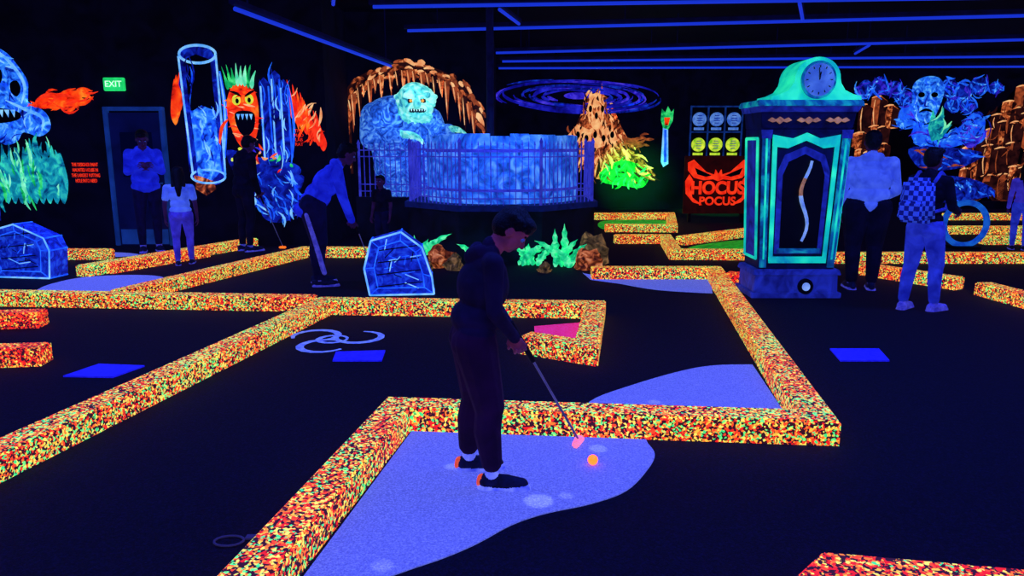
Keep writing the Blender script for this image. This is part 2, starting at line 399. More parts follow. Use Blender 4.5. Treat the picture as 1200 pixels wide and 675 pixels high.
# galaxy
b=Board('spiral_galaxy_mural',19.0,680,115)
for k in range(70):
    t0=rnd()*6.28; r=0.35+0.65*rnd()
    b.ring(678,114,98*r,19*r,1.5+2.5*rnd(),random.choice([F_gal,F_gal,F_pur,F_ghd]),1,t0,t0+0.5+rnd()*1.3,n=8,taper=True,rot=0.02+0.06*(rnd()-.5))
b.ell(676,113,16,4,F_pur,0)
# gnarled castle / volcano
b=Board('volcano_castle_mural',19.0,705,160)
vp=[(688,106),(695,113),(701,103),(707,113),(714,117),(714,132),(726,146),(734,160),(750,182),(770,206),(740,216),(700,210),(680,196),(656,208),(650,198),(666,176),(670,158),(678,140),(683,126)]
b.shape(vp,F_rock,0)
b.dabs(vp,190,[F_rock,F_rockm,F_rockl,F_rockl,F_rockd],16,3.2,lambda u,v:math.pi/2-(u-700)*0.016,1,jit=0.35)
b.shape([(686,132),(691,112),(699,109),(708,122),(705,148),(694,150)],F_rockl,2)
b.shape([(664,160),(676,146),(690,152),(700,146),(716,152),(726,164),(700,174),(680,168)],F_rockl,2)
b.dabs([(664,150),(722,148),(724,172),(664,172)],26,[F_rock,F_rockd,F_rockm],9,2.4,1.5,3,jit=0.5)
b.dabs([(684,112),(710,112),(712,146),(684,146)],18,[F_rock,F_rockd,F_rockm],10,2.4,1.5,3,jit=0.3)
for k in range(5): b.ell(677+k*10,158+(k%2)*4,2.4,4,F_blk,4)
for k in range(3): b.ell(691+k*7,128+(k%2)*8,2,4,F_blk,4)
b.dabs([(732,160),(750,155),(766,160),(758,170),(738,170)],14,[F_fire,F_rockm],14,3.5,0,1,jit=0.3)
gp=cat([(704,202),(728,188),(752,194),(762,206),(754,220),(730,218),(708,214)])
b.shape(gp,mat('paint_green_glow',[(4,60,30),(14,140,50),(50,220,80)],scale=6,est=0.7,detail=7),1); b.dabs(gp,26,[F_grn,MATS['paint_green_glow']],12,2.5,-1,3,jit=0.9)  # soft green spotlight glow on the wall, painted as a patch
# small torch
b=Board('green_torch_mural',19.0,780,160)
b.shape([(776,150),(782,150),(784,192),(778,196),(775,190)],F_ltb,1); b.stroke([(779,152),(780,190)],3,F_bl,2,taper=False)
b.shape([(774,128),(778,132),(781,125),(785,132),(788,128),(787,142),(782,152),(776,150),(773,140)],F_grn,2)
b.shape([(777,138),(784,138),(782,147),(778,147)],F_fire,3)
# right rock mural
b=Board('rock_canyon_monster_mural',19.0,1100,160)
b.shape([(1000,112),(1040,110),(1075,140),(1150,150),(1185,100),(1260,96),(1260,236),(1080,236),(1000,180)],F_blk,0)
def rockcol(u,v0,v1,w):
    v=v0
    while v<v1:
        h=14+rnd()*22; x=u+rnd()*10-5; ww=w*(0.8+rnd()*.6); sl=(rnd()-.5)*8
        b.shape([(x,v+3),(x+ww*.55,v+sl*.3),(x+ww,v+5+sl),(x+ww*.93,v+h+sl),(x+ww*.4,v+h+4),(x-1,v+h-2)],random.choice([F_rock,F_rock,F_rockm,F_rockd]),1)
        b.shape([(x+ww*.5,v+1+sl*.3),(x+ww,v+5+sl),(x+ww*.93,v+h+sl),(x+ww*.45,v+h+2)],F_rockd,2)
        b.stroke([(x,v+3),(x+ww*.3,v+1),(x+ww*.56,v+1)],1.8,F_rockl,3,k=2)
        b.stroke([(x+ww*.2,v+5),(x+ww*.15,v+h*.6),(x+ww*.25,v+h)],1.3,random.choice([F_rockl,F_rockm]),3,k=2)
        v+=h
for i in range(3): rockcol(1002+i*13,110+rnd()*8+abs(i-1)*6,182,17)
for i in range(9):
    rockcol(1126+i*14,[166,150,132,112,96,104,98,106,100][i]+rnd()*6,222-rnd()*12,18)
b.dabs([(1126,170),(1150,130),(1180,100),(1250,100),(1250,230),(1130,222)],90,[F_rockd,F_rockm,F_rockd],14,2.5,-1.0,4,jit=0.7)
def puff(cx,cy,rx,ry,m1,m2,n=16):
    poly=[(cx+rx*(1+.15*math.sin(3*t))*math.cos(t),cy+ry*(1+.12*math.cos(4*t))*math.sin(t)) for t in [6.283*i/18 for i in range(18)]]
    b.shape(poly,m1,4.5); b.dabs(poly,n,m2,rx*1.1,2.2,lambda u,v:math.atan2(v-cy,u-cx)+1.57,5,jit=0.4)
for (x,y,rx,ry) in ((1008,106,12,10),(1024,102,13,10),(1042,106,13,9),(1054,116,10,9),(1104,104,12,11),(1120,108,12,10),(1138,102,13,10),(1112,122,11,10),(1158,104,10,7),(1128,124,11,9)):
    puff(x,y,rx,ry,F_ghd,[F_gh,F_bl,F_pur],14)
hd=cat([(1062,112),(1064,98),(1077,91),(1092,93),(1099,105),(1096,124),(1089,140),(1078,145),(1067,136)])
b.shape(hd,F_gh,6); b.dabs(hd,22,[F_ltb,F_bl,F_gh],10,1.8,1.4,7,jit=0.5)
b.ell(1073,112,4,3,F_blk,8); b.ell(1088,112,4,3,F_blk,8); b.stroke([(1080,112),(1078,124),(1083,125)],2,F_ghd,8); b.stroke([(1072,132),(1080,129),(1089,132)],3,F_blk,8)
arm=cat([(1050,130),(1066,122),(1072,140),(1066,158),(1078,172),(1100,176),(1130,168),(1148,158),(1150,140),(1136,132),(1120,150),(1100,158),(1086,146),(1070,150),(1052,150)])
b.shape(arm,F_bl,4.6); b.dabs(arm,70,[F_bl,F_gh,F_ghd,F_pur],14,3,0.4,5,jit=0.8)
puff(1136,154,17,18,F_pur,[F_bl,F_pur,F_ghd],26)
b.shape([(1084,150),(1088,128),(1093,140),(1100,126),(1103,148),(1112,146),(1102,162),(1090,166)],F_teal,8); b.dabs([(1084,150),(1090,130),(1100,130),(1110,148),(1096,164)],12,[F_mint,F_teal],14,2.5,-1.2,9)
lw=[(1070,172),(1150,178),(1130,196),(1090,200),(1072,190)]
b.shape(lw,F_ghd,4.6,True); b.dabs(lw,30,[F_bl,F_ghd,F_rockm],14,2.5,0.2,5)
ft=[(1078,212),(1110,206),(1150,212),(1172,228),(1120,238),(1084,234)]
b.shape(ft,F_ghd,4.6,True); b.dabs(ft,40,[F_gh,F_ghd,F_bl],12,2.5,0.9,5)
b.shape([(1150,214),(1260,206),(1260,238),(1170,236)],F_rockd,1)

def text(name,body,loc,size,material,parent=None,align='CENTER',bold=0.0,sx=1.0):
    c=bpy.data.curves.new(name,'FONT'); c.body=body; c.size=size; c.extrude=0.002; c.align_x=align; c.align_y='CENTER'; c.offset=bold
    c.materials.append(material); o=bpy.data.objects.new(name,c); o.location=loc; o.rotation_euler=(math.pi/2,0,0); o.scale=(sx,1,1)
    return link(o,parent)
e=empty('red_painted_notice',(-6.83,11.985,1.18))
for i,t in enumerate(['THE DESIGNER PAINT','HAUNTED HOUSE IN','THE LARGEST PUTTING','HOLE INTO NEED']):
    text('line_%d'%i,t,(0,0,0.11-0.085*i),0.078,F_red,e,sx=0.55,bold=0.001)
e=empty('small_red_notice',(-3.38,11.97,1.72))
for i,t in enumerate(['THE','MAD','LAB','RAT']): text('line_%d'%i,t,(0,0,0.1-0.07*i),0.07,F_red,e)

# exit sign
e=empty('exit_sign',(-6.2,11.93,2.53))
box('housing',(0,0,0),(0.32,0.07,0.2),mat('exit_green',[(20,190,90),(40,235,120)],scale=5,est=0.9),e,bev=0.01)
text('exit_lettering','EXIT',(0,-0.04,0),0.13,mat('exit_white',[(225,255,235)],est=1.0),e)

# door
M_frame=mat('door_frame_paint',[(14,44,110),(25,64,150)],scale=3,est=0.5,rough=0.5)
M_door=mat('door_paint',[(3,6,44),(7,14,72)],scale=2,est=0.55,rough=0.4)
e=empty('door_1',(-5.95,11.98,0))
box('leaf',(0,-0.01,1.05),(0.82,0.04,2.1),M_door,e)
box('jamb_left',(-0.44,-0.03,1.07),(0.06,0.1,2.14),M_frame,e,bev=0.008)
box('jamb_right',(0.44,-0.03,1.07),(0.06,0.1,2.14),M_frame,e,bev=0.008)
box('head_jamb',(0,-0.03,2.16),(0.94,0.1,0.06),M_frame,e,bev=0.008)
box('vision_panel',(0.0,-0.04,1.45),(0.5,0.02,0.7),mat('door_glass',[(2,6,40)],est=0.5,rough=0.1),e,bev=0.004)
rod('lever_handle',(0.24,-0.09,1.0),(0.36,-0.09,1.0),0.012,M_frame,e)
rod('lever_stem',(0.35,-0.02,1.0),(0.35,-0.09,1.0),0.012,M_frame,e)
box('kick_plate',(0,-0.035,0.14),(0.76,0.01,0.24),M_frame,e)

# disc display
e=empty('framed_disc_display',(5.1,18.94,1.92))
M_fr=mat('display_frame',[(10,30,90),(20,60,150)],est=0.6)
box('backing',(0,0,0),(1.28,0.05,1.24),F_blk,e)
for x in (-0.64,-0.21,0.21,0.64): box('stile',(x,-0.04,0),(0.035,0.04,1.28),M_fr,e)
for z in (-0.62,0,0.62): box('rail',(0,-0.045,z),(1.3,0.04,0.035),M_fr,e)
M_d1=mat('disc_blue',[(40,90,200),(110,160,240)],scale=9,est=0.75); M_d2=mat('disc_yellow',[(120,190,30),(235,250,70)],scale=9,est=0.9)
for i in range(3):
    for j in range(2):
        m=M_d1 if j==1 else M_d2
        x=(i-1)*0.43; z=0.31*(1 if j==1 else -1)
        rod('disc',(x,-0.03,z),(x,-0.07,z),0.17,m,e,seg=24)
        for k in range(4): box('disc_caption',(x,-0.072,z+0.09-0.06*k),(0.17-abs(k-1.5)*.04,0.006,0.018),F_ghd,e)
        box('disc_label',(x,-0.03,z-0.23),(0.25,0.02,0.06),M_d1 if j else M_d2,e)

# orange face sign
e=empty('angry_face_sign',(4.30,15.6,0))
box('board',(0,0.04,0.78),(1.4,0.06,1.2),mat('sign_dark_red',[(24,3,6),(44,6,8)],est=0.6),e,bev=0.01)
for x in (-0.55,0.55): box('post',(x,0.07,0.1),(0.06,0.06,0.2),F_blk,e)
for sx in (-1,1):
    plate('brow',[(sx*x,z) for x,z in ((0.03,0.98),(0.25,1.05),(0.52,1.30),(0.64,1.24),(0.63,1.08),(0.5,0.93),(0.3,0.88),(0.1,0.9))],-0.02,0.03,F_red,e)
    plate('eye_slit',[(sx*x,z) for x,z in ((0.14,0.98),(0.5,1.14),(0.44,1.0),(0.26,0.95))],-0.026,0.01,F_blk,e)
    plate('cheek_flame',[(sx*x,z) for x,z in ((0.60,1.0),(0.68,0.86),(0.66,0.6),(0.5,0.42),(0.3,0.36),(0.52,0.52),(0.58,0.72),(0.52,0.88))],-0.02,0.03,F_red,e)
plate('nose_spike',[(-0.1,0.9),(0,0.86),(0.1,0.9),(0.06,1.1),(0,1.0),(-0.06,1.1)],-0.022,0.03,F_red,e)
text('lettering','HOCUS',(0,-0.03,0.71),0.36,F_red,e,bold=0.016,sx=0.92)
text('caption','POCUS',(0,-0.03,0.44),0.24,F_red,e,bold=0.008,sx=1.0)

# ---------------------------------------------------------------- drum platform with fence
M_drum=mat('drum_dark_paint',[(2,3,14),(6,10,40)],scale=4,est=0.4)
M_stone=mat('blue_lit_planks',[(18,54,150),(40,110,225),(100,170,255)],scale=3.5,est=0.65,dist=2.0,detail=8)
M_fence=mat('violet_fence_paint',[(40,44,170),(70,76,215)],scale=6,est=0.5)
e=empty('fenced_crypt_platform',(-0.16,11.62,0))
def octo(r,n=8,a0=math.pi/8): return [(r*math.cos(a0+2*math.pi*i/n),r*math.sin(a0+2*math.pi*i/n)) for i in range(n)]
R=1.5
prism('platform_base',octo(R),0,0.74,M_drum,e)
prism('platform_lip',octo(R+0.05),0.70,0.78,mat('lip_blue',[(6,12,60),(12,26,100)],est=0.5),e)
bm=bmesh.new();n=26;r0=1.16
for i in range(n):
    a=2*math.pi*i/n;b2=2*math.pi*(i+0.94)/n
    q=[(r0*math.cos(a),r0*math.sin(a)),(r0*math.cos(b2),r0*math.sin(b2)),((r0-.07)*math.cos(b2),(r0-.07)*math.sin(b2)),((r0-.07)*math.cos(a),(r0-.07)*math.sin(a))]
    zt=1.72+0.05*rnd()
    lo=[bm.verts.new((x,y,0.78)) for x,y in q];hi=[bm.verts.new((x,y,zt)) for x,y in q]
    bm.faces.new(hi);bm.faces.new(lo[::-1])
    for k in range(4): bm.faces.new((lo[k],lo[(k+1)%4],hi[(k+1)%4],hi[k]))
from_bm('stave_wall',bm,M_stone,e)
prism('tub_fill',octo(1.07,24,0),0.78,1.6,mat('tub_dark',[(3,10,50),(8,25,90)],est=0.4),e)
for z in (0.95,1.5):
    bm=bmesh.new()
    ring=[]
    for i in range(48):
        a=2*math.pi*i/48; ring.append([bm.verts.new(((r0+0.015)*math.cos(a),(r0+0.015)*math.sin(a),z)),bm.verts.new(((r0+0.015)*math.cos(a),(r0+0.015)*math.sin(a),z+0.04))])
    for i in range(48): bm.faces.new((ring[i][0],ring[(i+1)%48][0],ring[(i+1)%48][1],ring[i][1]))
    from_bm('iron_hoop',bm,M_fence,e)
def fence_run(p0,p1,z0,z1,parent,sp=0.085):
    p0=Vector(p0);p1=Vector(p1);d=p1-p0;n=max(2,int(d.length/sp))
    bm=bmesh.new()
    ang=math.atan2(d.y,d.x)
    for i in range(n+1):
        p=p0+d*i/n; post=(i in (0,n))
        w=0.03 if post else 0.012
        g=bmesh.ops.create_cube(bm,size=1)
        hh=(z1-z0)+(0.04 if post else 0)
        bmesh.ops.transform(bm,matrix=Matrix.Translation((p.x,p.y,z0+hh/2))@Matrix.Rotation(ang,4,'Z')@Matrix.Diagonal((w,w,hh,1)),verts=g['verts'])
        g=bmesh.ops.create_cone(bm,cap_ends=True,segments=6,radius1=w*1.1,radius2=0.0,depth=0.07)
        bmesh.ops.transform(bm,matrix=Matrix.Translation((p.x,p.y,z0+hh+0.035)),verts=g['verts'])
    for z in (z0+0.09,z0+0.2,z1-0.16,z1-0.06):
        g=bmesh.ops.create_cube(bm,size=1); c=(p0+p1)/2
        bmesh.ops.transform(bm,matrix=Matrix.Translation((c.x,c.y,z))@Matrix.Rotation(ang,4,'Z')@Matrix.Diagonal((d.length,0.016,0.016,1)),verts=g['verts'])
    from_bm('picket_run',bm,M_fence,parent)
O=octo(R-0.04)
for i in range(8): fence_run(O[i],O[(i+1)%8],0.78,1.60,e)
fence_run((-2.3,0.45),(-1.44,0.28),0.78,1.58,e)
prism('side_ledge',[(-2.35,0.35),(-1.42,0.18),(-1.40,0.40),(-2.3,0.58)],0,0.78,M_drum,e)
# foliage & rocks at the front
M_leaf=mat('neon_leaf',[(5,130,90),(30,225,140),(120,255,180)],scale=9,est=0.85,dist=1)
M_boul=mat('neon_boulder',[(10,4,4),(110,45,22),(210,110,60),(250,170,110)],scale=9,est=0.6,dist=1.6,bump=0.5,bscale=12,detail=8)
M_boulg=mat('tan_boulder',[(12,8,10),(90,70,45),(170,125,75)],scale=8,est=0.55,dist=1.6,bump=0.5,bscale=12,detail=8)
def leaves(name,x,y,n,H,spread):
    e=empty(name,(x,y,0))
    for k in range(n):
        a=-2.9+2.9*k/(n-1) if n>1 else 0
        a+=rnd()*0.3; Lh=H*(0.6+0.5*rnd()); bx=(rnd()-.5)*spread; by=(rnd()-0.5)*0.12
        bm=bmesh.new();prev=None;m=9
        dirx=math.cos(a)*0.9+ (rnd()-.5)*.3; diry=-0.25*abs(math.sin(a))
        for i in range(m+1):
            t=i/m; w=0.05*math.sin(math.pi*(0.12+0.88*t))*(1.2 if i%2 else 0.7)
            cx=bx+dirx*Lh*t**1.4*0.9; cy=by+diry*Lh*t*t; cz=Lh*(t-0.45*abs(dirx)*t*t)
            nx,nz=-(1-0.9*abs(dirx)*t),dirx*t
            l=math.hypot(nx,nz) or 1
            c=(bm.verts.new((cx+nx/l*w,cy,max(0,cz+nz/l*w))),bm.verts.new((cx,cy-0.015,max(0,cz))),bm.verts.new((cx-nx/l*w,cy,max(0,cz-nz/l*w))))
            if prev:
                bm.faces.new((prev[0],prev[1],c[1],c[0]));bm.faces.new((prev[1],prev[2],c[2],c[1]))
            prev=c
        from_bm('blade_%d'%k,bm,M_leaf,e)
    return e
leaves('neon_fern',-1.28,9.95,8,0.62,0.15)
leaves('neon_fern',-0.55,9.9,7,0.42,0.2)
leaves('neon_fern',0.22,9.9,9,0.42,0.3)
leaves('neon_fern',0.66,9.75,10,0.56,0.25)
def boulder(x,y,sx,sy,sz,m,name='painted_boulder'):
    bm=bmesh.new(); bmesh.ops.create_icosphere(bm,subdivisions=3,radius=1)
    sd=rnd()*10
    for v in bm.verts:
        c=v.co.copy(); k=1+0.2*math.sin(c.x*4+sd)+0.15*math.sin(c.y*5+c.z*6+sd*2)+0.08*math.sin(c.z*11+sd)
        v.co=Vector((c.x*k*sx,c.y*k*sy,max(-0.45*sz,c.z*k*sz)+0.45*sz))
    from_bm(name,bm,m,loc=(x,y,0.0))
boulder(-0.95,9.75,0.19,0.12,0.20,M_boul); boulder(-0.76,9.55,0.13,0.09,0.13,M_boulg); boulder(-1.12,9.48,0.1,0.07,0.08,M_boulg)
boulder(1.10,9.95,0.17,0.12,0.28,M_boulg); boulder(1.0,9.55,0.15,0.09,0.18,M_boul); boulder(-0.28,9.8,0.10,0.08,0.11,M_boul); boulder(0.42,9.35,0.10,0.07,0.08,M_boulg)

# steel pole
e=empty('ceiling_support_pole',(-0.32,11.2,0))
rod('shaft',(0,0,1.6),(0,0,3.9),0.055,mat('dark_steel',[(5,5,40),(10,12,64)],est=0.5),e,seg=16)
rod('collar',(0,0,3.8),(0,0,3.9),0.10,MATS['dark_steel'],e,seg=16)

# ---------------------------------------------------------------- grandfather clock
M_ck=mat('clock_blue_green_wood',[(6,30,90),(10,90,150),(20,180,170)],scale=3,est=0.65,dist=2,detail=8)
M_ckd=mat('clock_dark_wood',[(3,4,36),(6,12,70)],scale=4,est=0.5,dist=2)
M_ckb=mat('clock_violet_wood',[(14,20,100),(34,50,170)],scale=4,est=0.55,dist=2,detail=7)
M_tg=mat('clock_neon_teal',[(8,120,160),(15,205,170),(50,255,180)],scale=2.6,est=0.85,detail=7)
M_dial=mat('clock_dial',[(50,90,180),(90,140,215)],scale=5,est=0.6)
M_gold=mat('clock_gold',[(150,100,80),(210,150,110)],scale=12,est=0.5)
e=empty('grandfather_clock',(3.02,8.0,0)); e.scale=(0.92,0.93,0.98)
def tbox(n,z0,z1,w0,w1,d0,d1,m,bev=0.008):
    bm=bmesh.new(); bmesh.ops.create_cube(bm,size=1)
    for v in bm.verts:
        t=v.co.z>0; w,d=(w1,d1) if t else (w0,d0)
        v.co=Vector((v.co.x*w,v.co.y*d,z1 if t else z0))
    bmesh.ops.bevel(bm,geom=bm.edges[:],offset=bev,segments=2,affect='EDGES')
    return from_bm(n,bm,m,e)
tbox('plinth',0.0,0.06,1.04,1.04,0.64,0.64,M_ckb)
tbox('base_case',0.06,0.25,0.97,0.95,0.58,0.58,M_ckb)
tbox('base_cap',0.25,0.31,1.02,0.98,0.62,0.58,M_ckb)
zb,zt,wb,wt=0.31,1.80,0.88,1.02
yb,yt=0.25,0.27
def fx(x,z):
    t=(z-zb)/(zt-zb); return x*(wb+(wt-wb)*t)/2
def fy(z): 
    t=(z-zb)/(zt-zb); return -(yb+(yt-yb)*t)
tbox('case_body',zb,zt,wb,wt,2*yb,2*yt,M_ckd)
def fplate(n,pts,off,m,th=0.02):
    P=[(fx(x,z),fy(z)-off,z) for x,z in pts]; k=len(P)
    vs=P+[(x,y+th,z) for x,y,z in P]
    fs=[tuple(range(k)),tuple(range(k,2*k))[::-1]]+[(i,(i+1)%k,k+(i+1)%k,k+i) for i in range(k)]
    mesh_obj(n,vs,fs,m,e)
for s in (-1,1):
    fplate('pilaster',[(s*0.97,0.33),(s*0.80,0.33),(s*0.80,1.78),(s*0.97,1.78)],0.02,M_ck)
    fplate('pilaster_inlay',[(s*0.90,0.42),(s*0.86,0.42),(s*0.86,1.7),(s*0.90,1.7)],0.03,M_tg)
    fplate('pilaster_capital',[(s*0.99,1.70),(s*0.78,1.70),(s*0.76,1.79),(s*1.0,1.79)],0.035,M_ckb)
    fplate('frame_stile',[(s*0.74,0.40),(s*0.645,0.40),(s*0.645,1.72),(s*0.74,1.72)],0.025,M_tg)
fplate('frame_rail_top',[(-0.74,1.62),(-0.4,1.60),(0,1.68),(0.4,1.60),(0.74,1.62),(0.74,1.74),(0.3,1.70),(0,1.76),(-0.3,1.70),(-0.74,1.74)],0.027,M_tg)
fplate('frame_rail_bottom',[(-0.74,0.38),(0.74,0.38),(0.74,0.45),(-0.74,0.45)],0.027,M_tg)
fplate('door_panel',[(-0.60,0.48),(0.60,0.48),(0.60,1.36),(0.45,1.53),(0,1.62),(-0.45,1.53),(-0.60,1.36)],0.012,M_ckb)
fplate('door_opening_shade',[(-0.48,0.54),(0.48,0.54),(0.48,1.32),(0.36,1.46),(0,1.54),(-0.36,1.46),(-0.48,1.32)],0.02,F_blk)  # flat black plate stands in for the shade inside the case
fplate('opening_sill',[(-0.54,0.49),(0.54,0.49),(0.54,0.54),(-0.54,0.54)],0.032,M_ck)
M_bone=mat('pendulum_bone',[(80,120,200),(150,190,240)],est=0.75)
pts=[(0.02+0.05*math.sin(t*0.55),0.62+0.85*t/14) for t in range(15)]
for i in range(14):
    (x0,z0),(x1,z1)=pts[i],pts[i+1]
    rod('pendulum_segment',(x0,fy(z0)-0.045,z0),(x1,fy(z1)-0.045,z1),0.022-0.001*abs(i-7),M_gold if i in(8,9,10) else M_bone,e)
for sd in (-1,1):
    vs=[];
    for (y,z) in ((-0.2,0.42),(0.2,0.42),(0.2,1.7),(-0.2,1.7)):
        vs.append((sd*((wb+(wt-wb)*(z-zb)/(zt-zb))/2+0.006),y,z))
    mesh_obj('side_panel',vs,[(0,1,2,3)],M_ckb,e)
    for (a,b2) in (((-0.2,0.42),(-0.2,1.7)),((0.2,0.42),(0.2,1.7)),((-0.2,0.42),(0.2,0.42)),((-0.2,1.7),(0.2,1.7))):
        g=lambda p:(sd*((wb+(wt-wb)*(p[1]-zb)/(zt-zb))/2+0.012),p[0],p[1])
        rod('side_trim',g(a),g(b2),0.016,M_tg,e,seg=8)
tbox('frieze',1.80,1.97,1.02,1.06,0.56,0.60,M_ckd)
for i in range(3):
    plate('frieze_scroll',[(x*0.13+(-0.32,0,0.32)[i],1.885+z*0.04) for x,z in ((-1,0),(-0.7,0.7),(-0.35,0.2),(0,0.9),(0.35,0.2),(0.7,0.7),(1,0),(0.6,-0.5),(0.3,-0.2),(0,-0.9),(-0.3,-0.2),(-0.6,-0.5))],-0.325,0.03,M_gold,e)
tbox('cornice_low',1.97,2.03,1.08,1.13,0.64,0.70,M_ckb)
tbox('cornice_high',2.03,2.09,1.17,1.14,0.74,0.70,M_ck)
pp=[]
right=[(0.50,2.09),(0.49,2.13),(0.40,2.15),(0.31,2.19),(0.26,2.26)]
arc=[(0.25*math.cos(t),2.30+0.22*math.sin(t)) for t in [math.pi*i/16 for i in range(17)]]
pp=right+arc+[(-x,z) for x,z in right[::-1]]
cx=0.07
plate('pediment',[(x+cx,z) for x,z in pp],-0.30,0.5,M_tg,e)
rod('dial_bezel',(cx,-0.30,2.29),(cx,-0.335,2.29),0.19,M_ck,e,seg=40)
rod('dial_face',(cx,-0.33,2.29),(cx,-0.342,2.29),0.165,M_dial,e,seg=40)
for k in range(12):
    a=k*math.pi/6; x,z=0.135*math.sin(a),0.135*math.cos(a)
    rod('hour_mark',(cx+x*0.9,-0.345,2.29+z*0.9),(cx+x*1.08,-0.345,2.29+z*1.08),0.005,F_blk,e,seg=6)
rod('hour_hand',(cx,-0.348,2.29),(cx+0.01,-0.348,2.37),0.007,F_blk,e,seg=6)
rod('minute_hand',(cx,-0.348,2.29),(cx-0.01,-0.348,2.41),0.005,F_blk,e,seg=6)
rod('base_wheel',(0.1,-0.27,0.13),(0.1,-0.33,0.13),0.085,F_blk,e,seg=28)
rod('wheel_hub',(0.1,-0.33,0.13),(0.1,-0.34,0.13),0.045,M_bone,e,seg=20)

# ---------------------------------------------------------------- painted wooden blocks (hazards)
M_blk=mat('blue_block',[(6,14,120),(16,44,195),(36,90,240)],scale=6,est=0.65,dist=2.5,detail=8)
def hazard(x,y,rz,pts,depth):
    e=empty('painted_wooden_tombstone',(x,y,0),rz)
    plate('slab',pts,-depth/2,depth,M_blk,e)
    cx=sum(p[0] for p in pts)/len(pts);cz=sum(p[1] for p in pts)/len(pts)
    n=len(pts)
    ins=[(cx+(p[0]-cx)*0.72,cz+(p[1]-cz)*0.74) for p in pts]
    for i in range(n):
        a=pts[i];b=pts[(i+1)%n]
        rod('edge_batten',(a[0],-depth/2-0.003,max(.01,a[1])),(b[0],-depth/2-0.003,max(.01,b[1])),0.010,F_ltb,e,seg=6)
        a2=ins[i];b2=ins[(i+1)%n]
        rod('carved_outline',(a2[0],-depth/2-0.002,a2[1]),(b2[0],-depth/2-0.002,b2[1]),0.006,F_bl,e,seg=6)
        rod('carved_spoke',(a[0],-depth/2-0.002,max(.01,a[1])),(a2[0],-depth/2-0.002,a2[1]),0.005,F_bl,e,seg=6)
        rod('depth_batten',(a[0],-depth/2,max(.01,a[1])),(a[0],depth/2,max(.01,a[1])),0.009,F_bl,e,seg=6)
    for k in range(16):
        x0=cx+(rnd()-.5)*0.34; z0=cz+(rnd()-.5)*0.4; l=0.05+rnd()*0.12; a=random.choice([0.2,1.4,-0.5,0.9])
        rod('carved_line',(x0,-depth/2-0.002,z0),(x0+l*math.cos(a),-depth/2-0.002,z0+l*math.sin(a)*.8),0.005,random.choice([F_bl,F_blk,F_ltb]),e,seg=6)
    for k in range(4):
        t=0.15+0.2*k
        rod('plank_gap',(cx-0.27*(1-0.3*t),-depth/2-0.002,cz*2*t),(cx+0.26*(1-0.3*t),-depth/2-0.002,cz*2*t+0.05),0.006,F_blk,e,seg=6)
    return e
hazard(-1.22,8.0,0.1,[(-0.33,0),(0.36,0),(0.34,0.2),(0.24,0.52),(0.02,0.69),(-0.3,0.6),(-0.38,0.3)],0.3)
hazard(-5.95,9.05,-0.15,[(-0.38,0),(0.36,0),(0.40,0.35),(0.34,0.5),(-0.05,0.66),(-0.35,0.58),(-0.5,0.3)],0.3)
e=empty('blue_hoop_obstacle',(7.12,11.6,0))
bm=bmesh.new(); n1,n2=40,10; vv=[]
for i in range(n1):
    a=2*math.pi*i/n1; row=[]
    for j in range(n2):
        t=2*math.pi*j/n2; rr=0.335+0.045*math.cos(t); row.append(bm.verts.new((rr*math.cos(a),0.045*math.sin(t),0.385+rr*math.sin(a))))
    vv.append(row)
for i in range(n1):
    for j in range(n2): bm.faces.new((vv[i][j],vv[(i+1)%n1][j],vv[(i+1)%n1][(j+1)%n2],vv[i][(j+1)%n2]))
from_bm('hoop',bm,mat('hoop_blue',[(10,60,190),(30,120,230)],scale=9,est=0.6),e,smooth=True)
box('foot',(0,0,0.02),(0.4,0.3,0.04),F_blk,e)

